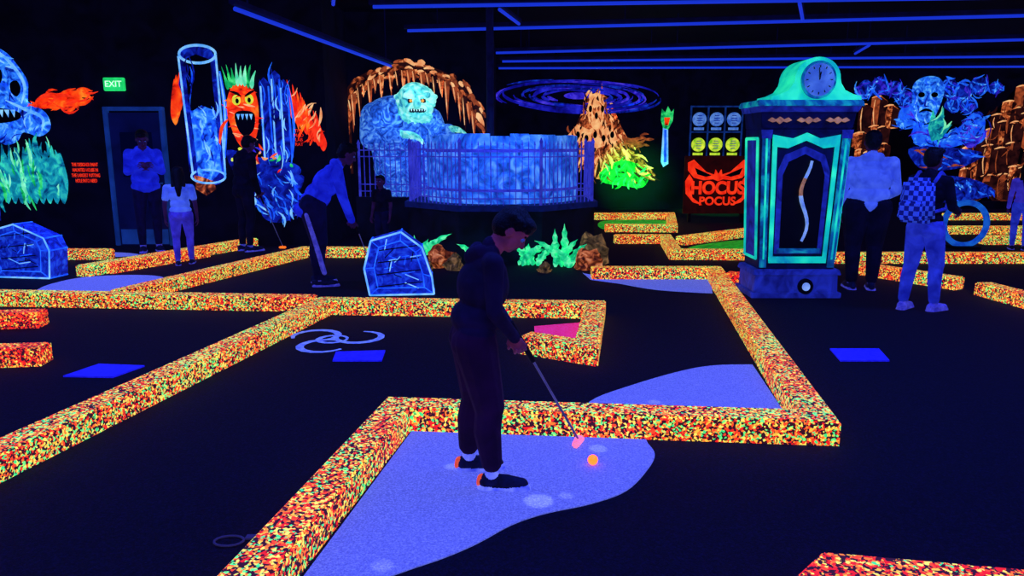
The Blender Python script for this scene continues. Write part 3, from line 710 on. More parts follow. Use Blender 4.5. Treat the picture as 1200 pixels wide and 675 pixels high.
# ---------------------------------------------------------------- figures
def capv(bm,p1,r1,p2,r2,seg=12):
    vs=[]
    for p,r in ((p1,r1),(p2,r2)):
        for i in range(1,seg//2+2):
            th_=math.pi*i/(seg//2+2)
            for j in range(seg):
                ph=2*math.pi*j/seg
                vs.append(bm.verts.new((p[0]+r*math.sin(th_)*math.cos(ph),p[1]+r*math.sin(th_)*math.sin(ph),p[2]+r*math.cos(th_))))
        vs.append(bm.verts.new((p[0],p[1],p[2]+r))); vs.append(bm.verts.new((p[0],p[1],p[2]-r)))
    res=bmesh.ops.convex_hull(bm,input=vs)
    junk=[v for v in res.get('geom_interior',[])+res.get('geom_unused',[]) if isinstance(v,bmesh.types.BMVert) and v.is_valid]
    junk=list(set(junk))
    if junk: bmesh.ops.delete(bm,geom=junk,context='VERTS')
def blob(name,prims,mats,voxel,parent,smooth=3,floor=True):
    bm=bmesh.new()
    for p in prims:
        if p[0]=='c': capv(bm,p[2],p[3],p[4],p[5])
        else:
            g=bmesh.ops.create_icosphere(bm,subdivisions=3,radius=1)
            R_=p[4] if len(p)>4 and p[4] is not None else Matrix.Identity(3)
            M4=Matrix.Translation(p[2])@R_.to_4x4()@Matrix.Diagonal((*p[3],1))
            bmesh.ops.transform(bm,matrix=M4,verts=g['verts'])
    me=bpy.data.meshes.new('tmp');bm.to_mesh(me);bm.free()
    ob=bpy.data.objects.new('tmp',me);COL.objects.link(ob)
    md=ob.modifiers.new('r','REMESH');md.mode='VOXEL';md.voxel_size=voxel;md.use_smooth_shade=True
    ms=ob.modifiers.new('s','SMOOTH');ms.factor=0.5;ms.iterations=smooth
    dg=bpy.context.evaluated_depsgraph_get()
    new=bpy.data.meshes.new_from_object(ob.evaluated_get(dg))
    bpy.data.objects.remove(ob)
    new.name=name
    nv=len(new.vertices);co=np.empty(nv*3);new.vertices.foreach_get('co',co);co=co.reshape(-1,3)
    if floor:
        co[:,2]=np.maximum(co[:,2],0.007); new.vertices.foreach_set('co',co.ravel())
    nf=len(new.polygons);ce=np.empty(nf*3);new.polygons.foreach_get('center',ce);ce=ce.reshape(-1,3)
    best=np.full(nf,1e9);lab=np.zeros(nf,dtype=np.int32)
    for p in prims:
        if p[0]=='c':
            a=np.array(p[2],float);b_=np.array(p[4],float);ab=b_-a;L2=max(1e-9,ab@ab)
            t=np.clip(((ce-a)@ab)/L2,0,1);d=np.linalg.norm(ce-(a+t[:,None]*ab),axis=1)-(p[3]+(p[5]-p[3])*t)
        else:
            R_=np.array(p[4] if len(p)>4 and p[4] is not None else Matrix.Identity(3));rad=np.array(p[3],float)
            q=((ce-np.array(p[2],float))@R_)/rad; l=np.linalg.norm(q,axis=1); l2=np.linalg.norm(q/rad,axis=1)
            d=l*(l-1)/np.maximum(l2,1e-6)
        m=d<best-0.0005;best[m]=d[m];lab[m]=p[1]
    new.materials.clear()
    for m in mats: new.materials.append(m)
    new.polygons.foreach_set('material_index',lab); new.polygons.foreach_set('use_smooth',np.ones(nf,dtype=bool))
    new.update()
    o=bpy.data.objects.new(name,new); return link(o,parent)
V=Vector
SKIN,HAIR,TOP,BOT,SHOE,LIP,EXTRA,ACC=range(8)
def hand(prims,w,d,nrm,H,side,curl=0.5,lab=SKIN):
    w=V(w);d=V(d).normalized();nrm=V(nrm);nrm=(nrm-d*nrm.dot(d)).normalized();lat=d.cross(nrm)*side
    Rm=Matrix((lat,nrm,d)).transposed()
    prims.append(('e',lab,w+d*0.028*H,(0.025*H,0.011*H,0.034*H),Rm))
    prims.append(('c',lab,w,0.0155*H,w+d*0.012*H,0.014*H))
    fr=0.0051*H
    for k,(o,l) in enumerate(((1.5,0.9),(0.5,1.0),(-0.5,0.95),(-1.5,0.74))):
        b=w+d*(0.053-0.003*abs(o))*H+lat*o*0.0132*H
        p=b; dd=(d+lat*o*0.05).normalized()
        for s,(sl,ca) in enumerate(((0.024,curl*0.7),(0.017,curl*1.5),(0.012,curl*2.2))):
            v=(dd*math.cos(ca)+nrm*math.sin(ca)); q=p+v*sl*l*H
            prims.append(('c',lab,p,fr*(1-0.08*s),q,fr*(0.92-0.08*s))); p=q
    b=w+d*0.016*H+lat*0.017*H
    v=(d*0.6+lat*0.7+nrm*0.35).normalized(); q=b+v*0.026*H
    prims.append(('c',lab,b,fr*1.25,q,fr*1.05))
    v2=(d*0.85+lat*0.1+nrm*(0.3+curl*.6)).normalized(); prims.append(('c',lab,q,fr*1.05,q+v2*0.02*H,fr*0.9))

def person(name,loc,yaw,H,cols,lean=0,hp=0,hy=0,pel=(0,0),armL=None,armR=None,feet=((-0.06,0),(0.06,0)),kneef=0.02,
           hair='short',vox=0.0055,hs=1.0,wide=1.0,curl=0.5,loose=1.0,handd=None,shorts=False,sleeve='long',foot_yaw=(0.12,-0.12),drop=0.0,extra=None,jacket=False,ss=1.0,hem=0.026):
    e=empty(name,(loc[0],loc[1],0),math.radians(yaw))
    le=math.radians(lean); up=V((0,math.sin(le),math.cos(le)));f=V((0,math.cos(le),-math.sin(le)));X=V((1,0,0))
    P=V((pel[0],pel[1],0.53-drop))
    T=lambda x,y,z:(P+X*x*wide+f*y+up*(z-0.53))*H
    S=lambda p:V(p)*H
    pr=[]
    for s,ft,fyw in ((-1,feet[0],foot_yaw[0]),(1,feet[1],foot_yaw[1])):
        hip=(P+V((s*0.048*wide,0,-0.01)))*H; an=S((ft[0],ft[1]-0.01,0.05))
        kn=(hip+an)/2+V((s*0.006,kneef,0.01))*H
        pr.append(('c',BOT,hip,0.058*H*wide*loose,kn,0.040*H*loose))
        low=SKIN if shorts else BOT
        cl=1.0 if shorts else loose
        mid=kn+(an-kn)*0.35+V((0,-0.010*H,0))
        pr.append(('c',low,kn,0.037*H*cl,mid,0.036*H*cl)); pr.append(('c',low,mid,0.036*H*cl,an+V((0,0,hem*H)),(0.023 if shorts else 0.028)*H*cl))
        cy,sy=math.cos(fyw),math.sin(fyw)
        fd=V((-sy,cy,0)) 
        a=an+V((0,0,-0.018*H))
        pr.append(('c',SHOE,a-fd*0.018*H+V((0,0,-0.004*H)),0.027*H*ss,a+fd*0.055*H+V((0,0,-0.008*H)),0.027*H*ss))
        pr.append(('c',SHOE,a+fd*0.055*H+V((0,0,-0.008*H)),0.026*H*ss,a+fd*0.100*H*ss+V((0,0,-0.012*H)),0.021*H*ss))
        pr.append(('c',EXTRA,a-fd*0.022*H+V((0,0,-0.030*H)),0.0295*H*ss,a+fd*0.102*H*ss+V((0,0,-0.030*H)),0.0275*H*ss))
        pr.append(('c',ACC,a-fd*0.034*H+V((0,0,0.004*H)),0.017*H*ss,a-fd*0.036*H+V((0,0,-0.010*H)),0.018*H*ss))
        pr.append(('c',EXTRA if not shorts else SKIN,an,0.0245*H,an+V((0,0,0.018*H)),0.0235*H))
    Rt=Matrix((X,f,up)).transposed()
    pr.append(('e',BOT,T(0,-0.006,0.525),(0.094*wide*H,0.068*H,0.062*H),Rt))
    pr.append(('e',BOT,T(-0.04,-0.03,0.51),(0.05*H,0.048*H,0.052*H),Rt)); pr.append(('e',BOT,T(0.04,-0.03,0.51),(0.05*H,0.048*H,0.052*H),Rt))
    pr.append(('e',TOP,T(0,0,0.575),(0.096*wide*H,0.070*H,0.05*H),Rt))
    pr.append(('e',TOP,T(0,0.002,0.635),(0.086*wide*H,0.064*H,0.09*H),Rt))
    pr.append(('e',TOP,T(0,0.004,0.73),(0.100*wide*H,0.070*H,0.092*H),Rt))
    pr.append(('e',TOP,T(0,-0.012,0.775),(0.10*wide*H,0.055*H,0.052*H),Rt))
    pr.append(('c',TOP,T(-0.088,-0.004,0.802),0.036*H,T(0.088,-0.004,0.802),0.036*H))
    pr.append(('c',TOP,T(-0.04,-0.006,0.825),0.028*H,T(0.04,-0.006,0.825),0.028*H))
    if jacket:
        pr.append(('e',TOP,T(0,0.0,0.54),(0.110*wide*H,0.088*H,0.060*H),Rt)); pr.append(('e',TOP,T(0,-0.002,0.60),(0.106*wide*H,0.086*H,0.085*H),Rt))
        pr.append(('e',TOP,T(0,-0.002,0.70),(0.112*wide*H,0.086*H,0.105*H),Rt)); pr.append(('c',TOP,T(-0.03,-0.03,0.835),0.03*H,T(0.03,-0.03,0.835),0.03*H))
    nb=T(0,0.0,0.835); 
    hpr=le*0.6+math.radians(hp); hyr=math.radians(hy)
    Rh=(Matrix.Rotation(hyr,3,'Z')@Matrix.Rotation(-hpr,3,'X'))
    hc=T(0,0.004,0.868)+Rh@(V((0,0.012,0.062))*H*hs)
    Hh=H*hs; h=lambda x,y,z: hc+Rh@(V((x,y,z))*Hh)
    pr.append(('c',SKIN,nb,0.032*H,h(0,-0.008,-0.03),0.030*Hh))
    pr.append(('c',TOP,T(0,-0.004,0.838),0.037*H,T(0,-0.006,0.848),0.035*H))
    pr.append(('e',SKIN,h(0,-0.004,0.012),(0.044*Hh,0.054*Hh,0.052*Hh),Rh))
    pr.append(('e',SKIN,h(0,0.012,-0.022),(0.036*Hh,0.040*Hh,0.042*Hh),Rh))
    pr.append(('e',SKIN,h(0,0.032,-0.050),(0.017*Hh,0.014*Hh,0.012*Hh),Rh))
    pr.append(('c',SKIN,h(0,0.048,0.002),0.005*Hh,h(0,0.060,-0.018),0.0075*Hh))
    for s in (-1,1):
        pr.append(('e',SKIN,h(s*0.006,0.054,-0.020),(0.006*Hh,0.006*Hh,0.005*Hh),Rh))
        pr.append(('e',SKIN,h(s*0.045,-0.004,-0.008),(0.005*Hh,0.011*Hh,0.017*Hh),Rh))
        pr.append(('c',HAIR,h(s*0.010,0.049,0.013),0.0035*Hh,h(s*0.027,0.043,0.014),0.003*Hh))
    pr.append(('e',LIP,h(0,0.049,-0.033),(0.013*Hh,0.006*Hh,0.0035*Hh),Rh)); pr.append(('e',LIP,h(0,0.047,-0.039),(0.011*Hh,0.006*Hh,0.0035*Hh),Rh))
    pr.append(('e',HAIR,h(0,-0.014,0.024),(0.050*Hh,0.055*Hh,0.050*Hh),Rh))
    pr.append(('e',HAIR,h(0,-0.026,0.0),(0.047*Hh,0.044*Hh,0.050*Hh),Rh))
    pr.append(('e',HAIR,h(0.008,0.022,0.048),(0.040*Hh,0.030*Hh,0.020*Hh),Rh))
    if hair=='long':
        pr.append(('c',HAIR,h(0,-0.036,0.0),0.040*Hh,T(0,-0.055,0.80),0.032*H)); pr.append(('c',HAIR,T(0,-0.055,0.80),0.034*H,T(0,-0.062,0.73),0.018*H))
        for s in (-1,1): pr.append(('c',HAIR,h(s*0.040,-0.016,0.01),0.018*Hh,T(s*0.045,-0.03,0.82),0.018*H))
    elif hair=='mop':
        for k in range(9):
            a=-0.4+k*0.5; pr.append(('e',HAIR,h(0.040*math.cos(a),-0.012+0.045*math.sin(a),0.034+0.004*math.sin(k*3)),(0.018*Hh,0.018*Hh,0.016*Hh),Rh))
        for k in range(5): pr.append(('e',HAIR,h(-0.03+0.015*k,0.044-0.3*abs(-0.03+0.015*k),0.034),(0.012*Hh,0.010*Hh,0.012*Hh),Rh))
    AL=armL or (None,None); AR=armR or (None,None)
    for s,A in ((-1,AL),(1,AR)):
        sh=T(s*0.102,-0.004,0.800)
        el=S(A[0]) if A[0] else T(s*0.128,-0.012,0.635)
        wri=S(A[1]) if A[1] else T(s*0.135,0.03,0.495)
        j=1.15 if jacket else 1.0
        pr.append(('c',TOP,sh,0.036*H*j,sh+(el-sh)*0.5,0.031*H*j))
        if sleeve=='long':
            pr.append(('c',TOP,sh+(el-sh)*0.5,0.031*H*j,el,0.027*H*j)); pr.append(('c',TOP,el,0.027*H*j,wri,0.021*H*j))
            pr.append(('c',TOP,el+(wri-el)*.9,0.0225*H*j,wri,0.021*H*j))
        else:
            pr.append(('c',TOP,sh,0.038*H,sh+(el-sh)*0.62,0.036*H))
            pr.append(('c',SKIN,sh+(el-sh)*0.5,0.027*H,el,0.023*H)); pr.append(('c',SKIN,el,0.0235*H,wri,0.015*H))
        dd=(wri-el).normalized()
        nd=handd[0 if s<0 else 1] if handd else None
        d2=V(nd[0]) if nd else dd; nn=V(nd[1]) if nd else V((-s,0.25,0))
        wp=wri+dd*0.012*H
        hand(pr,wp,d2,nn,H,(1 if s<0 else -1),curl)
    if extra: extra(pr,T,S,H,h)
    mats=[cols.get('skin',M_skin),cols.get('hair',M_hair),cols['top'],cols['bot'],cols.get('shoe',M_shoe),M_lip,cols.get('sole',M_sole),cols.get('acc',cols.get('shoe',M_shoe))]
    blob('body',pr,mats,vox,e)
    for s in (-1,1):
        bm=bmesh.new(); bmesh.ops.create_uvsphere(bm,u_segments=14,v_segments=8,radius=0.0075*Hh)
        from_bm('eye',bm,M_eye,e,loc=h(s*0.0185,0.0425,0.001),smooth=True)
        bm=bmesh.new(); bmesh.ops.create_uvsphere(bm,u_segments=12,v_segments=8,radius=0.0038*Hh)
        from_bm('iris',bm,M_iris,e,loc=h(s*0.0185,0.0475,-0.0005),smooth=True)
    return e,h,T
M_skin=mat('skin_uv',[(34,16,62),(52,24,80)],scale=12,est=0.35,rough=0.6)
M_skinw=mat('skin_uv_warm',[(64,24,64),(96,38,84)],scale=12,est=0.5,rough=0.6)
M_hair=mat('black_hair',[(2,2,8),(8,6,20)],scale=60,est=0.3,rough=0.6,bump=0.4,bscale=120)
M_shoe=mat('dark_shoe',[(5,6,30),(12,14,62)],scale=30,est=0.4)
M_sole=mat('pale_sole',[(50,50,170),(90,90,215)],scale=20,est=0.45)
M_solew=mat('orange_heel',[(220,60,40),(255,110,60)],scale=20,est=0.7)
M_solb=mat('blue_white_sock_and_sole',[(60,74,210),(140,155,255)],scale=14,est=0.6)
M_lip=mat('lip_uv',[(46,14,48)],est=0.35)
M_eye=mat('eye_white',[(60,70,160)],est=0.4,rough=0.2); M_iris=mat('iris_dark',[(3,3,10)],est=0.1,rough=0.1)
def cloth(n,a,b_,est=0.45,sc=7,dif=1.0): return mat(n,[a,b_],scale=sc,est=est,rough=0.9,bump=0.6,bscale=9,dif=dif)
C_navy=cloth('navy_hoodie',(9,5,32),(18,10,56),0.38); C_plum=cloth('plum_joggers',(17,4,34),(29,8,54),0.38)
C_blue=cloth('blue_jacket',(14,22,185),(30,48,245),0.62,dif=0.45); C_blk=cloth('black_cloth',(3,3,20),(9,8,42),0.35)
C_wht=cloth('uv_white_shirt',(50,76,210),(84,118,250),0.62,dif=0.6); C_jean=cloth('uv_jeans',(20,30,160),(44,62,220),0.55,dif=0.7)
C_dk=cloth('dark_trousers',(4,4,34),(12,10,64),0.35); C_vio=cloth('violet_shorts',(40,30,160),(66,60,220),0.5,dif=0.7)

M_grip=mat('rubber_grip',[(8,6,20)],est=0.2); M_shaft=mat('steel_shaft',[(60,60,110),(90,90,150)],est=0.3,rough=0.3)
def putter(name,a,b_,headm,hl=0.11,dirv=(1,0,0)):
    a=V(a);b_=V(b_);e=empty(name,(b_.x,b_.y,0)); o0=V((b_.x,b_.y,0)); a=a-o0; b_=b_-o0; d=b_-a
    rod('grip',a-d.normalized()*0.06,a+d*0.25,0.014,M_grip,e)
    rod('shaft',a+d*0.25,b_,0.006,M_shaft,e)
    dv=V(dirv).normalized()
    bm=bmesh.new(); bmesh.ops.create_cube(bm,size=1)
    for v in bm.verts:
        v.co=Vector((v.co.x*hl,v.co.y*0.05*(1 if v.co.x>0 else .7),v.co.z*0.034))
    bmesh.ops.bevel(bm,geom=bm.edges[:],offset=0.009,segments=3,affect='EDGES')
    o=from_bm('head',bm,headm,e,loc=(0,0,0.026)); o.rotation_euler=(0,0,math.atan2(dv.y,dv.x))
    rod('hosel',b_,(b_.x,b_.y,0.03),0.008,headm,e)
    return e
M_ph=mat('pink_putter_head',[(255,90,130),(255,140,160)],est=1.2)
M_oh=mat('orange_putter_head',[(255,90,20),(255,140,40)],est=1.0)
def world(loc,yaw,p,H):
    a=math.radians(yaw);x,y,z=p
    return V((loc[0]+(x*math.cos(a)-y*math.sin(a))*H,loc[1]+(x*math.sin(a)+y*math.cos(a))*H,z*H))

# foreground boy
def boyx(pr,T,S,H,h):
    for s in (-1,1): pr.append(('c',TOP,T(s*0.035,-0.045,0.825),0.026*H,T(0,-0.06,0.80),0.032*H))
    pr.append(('e',TOP,T(0,-0.004,0.60),(0.110*H,0.090*H,0.07*H),None)); pr.append(('e',TOP,T(0,-0.006,0.71),(0.112*H,0.090*H,0.10*H),None))
    pr.append(('c',TOP,T(-0.05,0,0.545),0.068*H,T(0.05,0,0.545),0.068*H))
bl=(-0.135,3.37); by=-80; BH=1.36
person('boy_golfer',bl,by,BH,dict(top=C_navy,bot=C_plum,sole=M_solb,acc=M_solew,skin=M_skinw),lean=13,hp=38,hy=-10,pel=(0,-0.035),
   armL=((-0.12,0.035,0.645),(-0.022,0.100,0.545)),armR=((0.125,0.02,0.64),(0.022,0.105,0.525)),
   feet=((-0.085,-0.035),(0.08,0.025)),foot_yaw=(-0.05,-0.25),kneef=0.02,vox=0.0045,curl=0.95,loose=1.34,hs=1.08,extra=boyx,hair='mop',ss=1.06,hem=0.05,
   handd=(((0.25,0.35,-0.9),(1,0.1,0.2)),((-0.25,0.35,-0.9),(-1,0.1,0.2))))
ga=world(bl,by,(0,0.115,0.54),BH)
putter('boy_putter',ga,(0.355,3.77,0.045),M_ph,0.12,(0.35,1,0))
bm=bmesh.new(); bmesh.ops.create_uvsphere(bm,u_segments=32,v_segments=20,radius=0.0255)
mb=bpy.data.materials.new('glowing_orange_ball'); mb.use_nodes=True; q=mb.node_tree.nodes['Principled BSDF']
nz=mb.node_tree.nodes.new('ShaderNodeTexNoise'); nz.inputs['Scale'].default_value=20
rp=mb.node_tree.nodes.new('ShaderNodeValToRGB'); rp.color_ramp.elements[0].color=(1,0.035,0.0,1); rp.color_ramp.elements[1].color=(1,0.06,0.004,1)
mb.node_tree.links.new(nz.outputs['Fac'],rp.inputs['Fac']); mb.node_tree.links.new(rp.outputs['Color'],q.inputs['Emission Color']); q.inputs['Base Color'].default_value=(1,0.1,0.01,1); q.inputs['Emission Strength'].default_value=8
from_bm('golf_ball',bm,mb,loc=(0.41,3.52,0.032),smooth=True)

# others
person('man_in_blue_jacket_by_door',(-5.50,11.2),-150,1.84,dict(top=C_blue,bot=C_dk),hp=28,armL=((-0.125,0.03,0.66),(-0.03,0.13,0.70)),armR=((0.125,0.03,0.66),(0.03,0.13,0.70)),curl=0.8,jacket=True)
person('child_in_white_tshirt',(-4.45,9.95),20,1.30,dict(top=C_wht,bot=C_vio),hair='long',hs=1.12,sleeve='short',feet=((-0.06,-0.03),(0.065,0.05)),wide=1.12)
dl=(-4.05,11.25)
person('person_in_black',dl,-40,1.76,dict(top=C_blk,bot=C_blk),hp=20,lean=6,armL=((-0.12,0.03,0.64),(-0.03,0.12,0.53)),armR=((0.12,0.03,0.64),(0.03,0.12,0.51)),curl=0.9,jacket=True)
putter('putter_by_person',world(dl,-40,(0,0.13,0.53),1.76),world(dl,-40,(0.1,0.28,0.03),1.76),M_oh)
jl=(-2.2,8.5)
def stripe(pr,T,S,H,h):
    pr.append(('c',EXTRA,T(0.058,0,0.46)+V((0.052*H,0,0)),0.016*H,S((0.128,0.0,0.10)),0.016*H))
    pr.append(('e',TOP,T(0,-0.006,0.49),(0.118*H,0.092*H,0.060*H),None))
person('man_in_blue_jacket_putting',jl,-72,1.76,dict(top=C_blue,bot=C_dk),lean=36,hp=4,pel=(0,-0.05),armL=((-0.11,0.15,0.58),(-0.025,0.19,0.44)),armR=((0.12,0.14,0.57),(0.025,0.195,0.425)),feet=((-0.07,-0.02),(0.085,-0.02)),curl=0.9,loose=1.35,extra=stripe,jacket=True,wide=1.12)
putter('putter_held_by_man',world(jl,-72,(0,0.21,0.43),1.76),world(jl,-72,(0.02,0.34,0.03),1.76),M_oh)
person('child_in_black_shirt',(-1.95,11.1),160,1.14,dict(top=C_blk,bot=C_dk),hs=1.15,sleeve='short')
person('adult_in_pale_shirt',(3.93,8.2),-12,1.76,dict(top=C_wht,bot=C_blk),wide=1.2,loose=1.3,armR=((0.165,0.02,0.63),(0.12,0.12,0.58)),jacket=True)
wl=(3.98,7.1)
e_,h_,T_=person('woman_with_backpack',wl,-58,1.58,dict(top=C_blk,bot=C_jean,shoe=M_sole),hair='short',feet=((-0.07,-0.03),(0.065,0.07)),armR=((0.13,0.03,0.65),(0.10,0.15,0.62)),armL=((-0.13,0.03,0.65),(-0.10,0.15,0.62)),curl=0.8,loose=1.12)
M_pack=mat('checked_backpack',[(12,20,120),(50,80,225)],scale=22,est=0.5,kind='brick')
H=1.58
bm=bmesh.new(); bmesh.ops.create_cube(bm,size=1)
for v in bm.verts:
    k=0.85 if v.co.z>0 else 1
    v.co=Vector((v.co.x*0.32*k,v.co.y*0.17*(0.8 if v.co.z>0 else 1.1),v.co.z*0.42))
bmesh.ops.bevel(bm,geom=bm.edges[:],offset=0.045,segments=4,affect='EDGES')
from_bm('backpack',bm,M_pack,e_,loc=(0,-0.19,0.69*H),smooth=True)
box('backpack_pocket',(0,-0.29,0.63*H),(0.22,0.06,0.18),M_pack,e_,bev=0.02)
for s in (-1,1):
    pts=[V((s*0.07*H,-0.075*H,0.62*H)),V((s*0.098*H,0.02*H,0.64*H)),V((s*0.085*H,0.076*H,0.72*H)),V((s*0.07*H,0.052*H,0.81*H)),V((s*0.065*H,-0.01*H,0.855*H)),V((s*0.065*H,-0.07*H,0.80*H))]
    for i in range(5): rod('strap',pts[i],pts[i+1],0.016,C_jean,e_,seg=8)
person('child_at_far_hole',(7.85,11.4),-30,1.32,dict(top=C_vio,bot=C_jean),hair='long',hs=1.1)

# ---------------------------------------------------------------- troll statue
T_b=mat('troll_blue_fur',[(14,40,130),(40,100,215),(110,180,250)],scale=7,est=0.65,dist=2,bump=0.7,bscale=14,detail=8)
T_g=mat('troll_mint_skin',[(30,130,160),(100,220,200),(190,255,235)],scale=6,est=0.85,dist=1.5,bump=0.6,bscale=14,detail=8)
T_d=mat('troll_dark',[(3,16,50)],est=0.25); T_t=mat('troll_teeth',[(200,245,235)],est=0.8); T_e=mat('troll_eye',[(255,150,60)],est=0.9)
e=empty('troll_statue',(-1.72,12.62,0))
pr=[]
B,Gr,Dk=0,1,2
pr+=[('c',B,V((-0.35,0.1,0.12)),0.24,V((-0.25,0.05,0.95)),0.3),('c',B,V((0.2,0.12,0.12)),0.2,V((0.15,0.05,0.95)),0.3),
 ('e',B,V((-0.08,0.1,1.25)),(0.55,0.36,0.5),None),('e',B,V((-0.12,0.1,1.75)),(0.62,0.38,0.50),None),('e',B,V((-0.24,0.14,2.10)),(0.50,0.34,0.32),None),
 ('c',B,V((-0.55,0.0,2.05)),0.26,V((-0.58,-0.25,1.72)),0.20),('c',B,V((-0.58,-0.25,1.72)),0.20,V((-0.12,-0.46,1.74)),0.13),
 ('c',B,V((0.35,0.0,2.0)),0.22,V((0.5,-0.12,1.80)),0.15),('c',B,V((0.5,-0.12,1.80)),0.15,V((0.70,-0.32,1.84)),0.10),
 ('c',B,V((-0.3,-0.05,0.1)),0.18,V((-0.3,-0.2,0.08)),0.14),('c',B,V((0.2,-0.05,0.1)),0.18,V((0.2,-0.2,0.08)),0.14)]
for k in range(12):
    a=rnd()*6.28; pr.append(('c',B,V((-0.15+0.5*math.cos(a),-0.18,1.75+0.4*math.sin(a))),0.05,V((-0.15+0.5*math.cos(a),-0.22,1.55+0.4*math.sin(a))),0.015))
hc=V((0.16,-0.28,2.29))
pr+=[('e',Gr,hc+V((-0.02,0.03,0.06)),(0.27,0.27,0.25),None),('e',Gr,hc+V((0.05,-0.10,-0.12)),(0.25,0.21,0.16),None),('c',Gr,hc+V((-0.14,-0.20,0.08)),0.05,hc+V((0.0,-0.24,0.05)),0.045),('c',Gr,hc+V((0.07,-0.24,0.05)),0.045,hc+V((0.22,-0.2,0.09)),0.05),
 ('c',Gr,hc+V((0.04,-0.24,0.03)),0.045,hc+V((0.06,-0.34,-0.06)),0.07),('e',Gr,hc+V((-0.10,-0.17,-0.07)),(0.08,0.08,0.06),None),('e',Gr,hc+V((0.2,-0.15,-0.07)),(0.08,0.08,0.06),None),
 ('c',Gr,hc+V((-0.25,0,0.04)),0.06,hc+V((-0.32,0.02,0.08)),0.04),('c',Gr,hc+V((0.25,0,0.04)),0.06,hc+V((0.32,0.02,0.08)),0.04),
 ('e',Gr,hc+V((0.05,-0.19,-0.23)),(0.20,0.13,0.08),None),('e',Dk,hc+V((0.06,-0.29,-0.15)),(0.15,0.045,0.028),None),
 ('e',Dk,hc+V((-0.045,-0.245,0.0)),(0.055,0.035,0.033),None),('e',Dk,hc+V((0.145,-0.245,0.0)),(0.055,0.035,0.033),None),
 ('c',Gr,V((0.0,0,2.08)),0.24,hc,0.2)]
for k in range(16): 
    a=math.pi*(k/15)*1.2-0.3; pr.append(('c',Gr,hc+V((0.22*math.cos(a),0.02,0.05+0.18*math.sin(a))),0.06,hc+V((0.30*math.cos(a),0.05,0.02+0.24*math.sin(a))),0.035))
for k in range(8):
    pr.append(('c',Gr,hc+V((-0.17+0.06*k,-0.18,-0.24)),0.045,hc+V((-0.16+0.055*k,-0.17,-0.31-0.04*abs(math.sin(k*1.7)))),0.018))
hand(pr,V((-0.04,-0.52,1.77)),(1,-0.25,-0.12),(0.1,-0.6,-1),4.2,-1,0.4,Gr)
hand(pr,V((0.72,-0.36,1.86)),(0.85,-0.5,-0.1),(0,-0.5,-1),3.8,-1,0.4,Gr)
blob('body',pr,[T_b,T_g,T_d],0.015,e,smooth=3)
for s in (-1,1):
    bm=bmesh.new(); bmesh.ops.create_uvsphere(bm,u_segments=14,v_segments=8,radius=0.024)
    from_bm('eye',bm,T_e,e,loc=hc+V((0.05+s*0.095,-0.275,0.0)),smooth=True)
for k in range(7): 
    x=-0.07+0.042*k; rod('tooth',hc+V((x,-0.33,-0.13)),hc+V((x,-0.335,-0.165)),0.014,T_t,e,r2=0.003,seg=8)

# dropped key ring near the left arm
M_key=mat('dull_metal',[(45,42,90)],est=0.4)
e=empty('dropped_lanyard',(-1.16,2.78,0.008))
for i in range(14):
    a0,a1=2*math.pi*i/14,2*math.pi*(i+1)/14
    rod('cord',(0.06*math.cos(a0),0.04*math.sin(a0),0),(0.06*math.cos(a1),0.04*math.sin(a1),0),0.005,M_key,e,seg=6)
box('tag',(0.085,0.03,0),(0.05,0.03,0.008),M_key,e)

# ---------------------------------------------------------------- ceiling blacklight tubes
M_tube=bpy.data.materials.new('blacklight_tube'); M_tube.use_nodes=True
bb=M_tube.node_tree.nodes['Principled BSDF']; bb.inputs['Base Color'].default_value=(0,0.01,0.2,1); bb.inputs['Emission Color'].default_value=(0.012,0.05,1,1); bb.inputs['Emission Strength'].default_value=0.62
M_fix=mat('fixture_dark',[(4,4,40),(8,8,64)],est=0.4)
def tube(a,b_,r=0.022):
    a=V(a);b_=V(b_);e=empty('blacklight_tube',(0,0,0))
    rod('lamp',a,b_,r,M_tube,e,seg=10)
    up=V((0,0,0.055)); d=(b_-a).normalized()
    rod('fixture',a+up-d*0.05,b_+up+d*0.05,0.035,M_fix,e,seg=6)
    n=max(2,int((b_-a).length/2.5)+1)
    for i in range(n):
        p=a+(b_-a)*(0.05+0.9*i/(n-1)); rod('hanger',p+up,(p.x,p.y,3.9),0.008,M_fix,e,seg=6)
    return e
Zt=3.3
tube((-2.38,6.7,2.75),(-1.8,11.4,2.75),0.02)
tube((-1.74,9.77,Zt),(6.6,9.1,Zt)); tube((-1.58,11.74,Zt),(7.6,10.3,Zt)); tube((-0.3,14.49,Zt),(9.0,12.6,Zt))
tube((-0.2,15.93,Zt),(10.8,15.0,Zt)); tube((-0.3,17.32,Zt),(12.2,16.95,Zt))
tube((-0.16,9.95,Zt),(0.1,11.1,Zt)); tube((4.0,10.7,Zt),(3.5,9.5,Zt)); tube((-2.0,8.8,Zt),(-2.2,9.6,Zt)); tube((6.2,13.4,Zt),(6.5,14.6,Zt))
tube((-6.5,4.0,Zt),(-2.0,4.0,Zt)); tube((-1.0,4.0,Zt),(3.5,4.0,Zt)); tube((-2.0,1.0,Zt),(2.5,1.0,Zt)); tube((3.0,6.0,Zt),(7.5,6.0,Zt)); tube((-7.0,8.5,Zt),(-3.5,8.5,Zt))

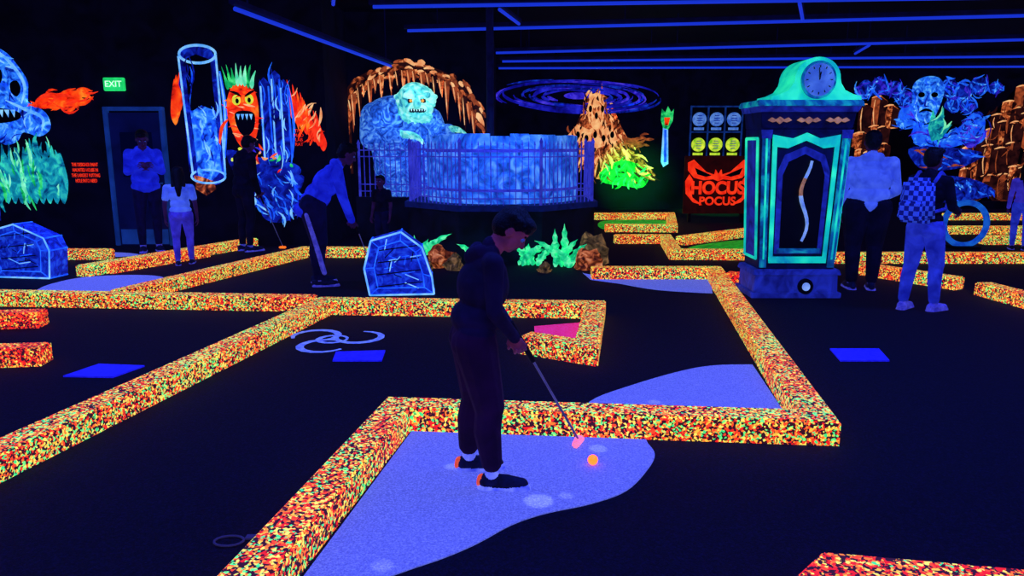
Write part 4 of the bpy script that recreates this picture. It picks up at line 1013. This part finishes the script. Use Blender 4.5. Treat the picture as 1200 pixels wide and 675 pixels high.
# lights
def area(name,loc,size,energy,color=(0.05,0.11,1),sy=0.15,rot=(0,0,0)):
    l=bpy.data.lights.new(name,'AREA'); l.shape='RECTANGLE'; l.size=size; l.size_y=sy; l.energy=energy; l.color=color
    o=bpy.data.objects.new(name,l); o.location=loc; o.rotation_euler=rot; COL.objects.link(o)
area('uv_fill_a',(1.2,4.0,3.22),4.4,110); area('uv_fill_b',(-4.2,4.0,3.22),4.4,90); area('uv_fill_c',(0.2,1.0,3.22),4.4,110); area('uv_fill_d',(5.2,6.0,3.22),4.4,110); area('uv_fill_e',(-5.2,8.5,3.22),3.4,100)  # area lamps added out of view for general blue fill
def spot(name,loc,tgt,energy,color,deg,blend=0.6,r=0.03):
    l=bpy.data.lights.new(name,'SPOT'); l.energy=energy; l.color=color; l.spot_size=math.radians(deg); l.spot_blend=blend; l.shadow_soft_size=r
    o=bpy.data.objects.new(name,l); o.location=loc; o.rotation_euler=(V(tgt)-V(loc)).to_track_quat('-Z','Y').to_euler(); COL.objects.link(o)
spot('spark_spot',(0.9,3.0,3.6),(0.12,3.13,0),1500,(0.6,0.62,1),2.4,0.6,0.01)
spot('spark_spot',(0.9,3.6,3.6),(0.25,3.18,0),900,(0.6,0.62,1),1.2,0.6,0.01)
spot('spark_spot',(0.5,5.4,3.6),(0.46,3.72,0),1500,(0.55,0.58,1),1.6,0.6,0.01)
spot('spark_spot',(-0.9,3.0,3.6),(-0.30,3.5,0),1200,(0.55,0.58,1),1.5,0.7,0.01)
spot('spark_spot',(-0.2,2.0,3.6),(-0.50,2.6,0),1000,(0.5,0.5,1),1.6,0.7,0.01)
spot('spark_spot',(1.2,4.2,3.6),(0.9,4.45,0),900,(0.5,0.5,1),1.6,0.7,0.01)
spot('crypt_spot',(0.2,8.8,3.7),(-0.2,11.0,1.2),340,(0.12,0.35,1),34,0.8)
spot('green_spot',(2.7,17.6,1.0),(3.0,18.9,0.8),420,(0.02,1,0.08),80,1.0)
spot('green_spot',(4.9,14.5,3.2),(4.9,18.0,0.0),1200,(0.02,1,0.08),26,0.9)
spot('troll_spot',(-0.8,9.8,3.7),(-1.7,12.4,1.9),260,(0.2,0.6,1.0),26,0.8)

w=bpy.data.worlds.new('dark_world'); scene.world=w; w.use_nodes=True
w.node_tree.nodes['Background'].inputs['Color'].default_value=(0.001,0.001,0.012,1); w.node_tree.nodes['Background'].inputs['Strength'].default_value=0.5

cd=bpy.data.cameras.new('camera'); cam=bpy.data.objects.new('camera',cd); COL.objects.link(cam)
cam.location=(0,0,1.6); cam.rotation_euler=(math.pi/2-math.atan(167.5/867),0,0); cd.sensor_width=36; cd.lens=26.01
scene.camera=cam
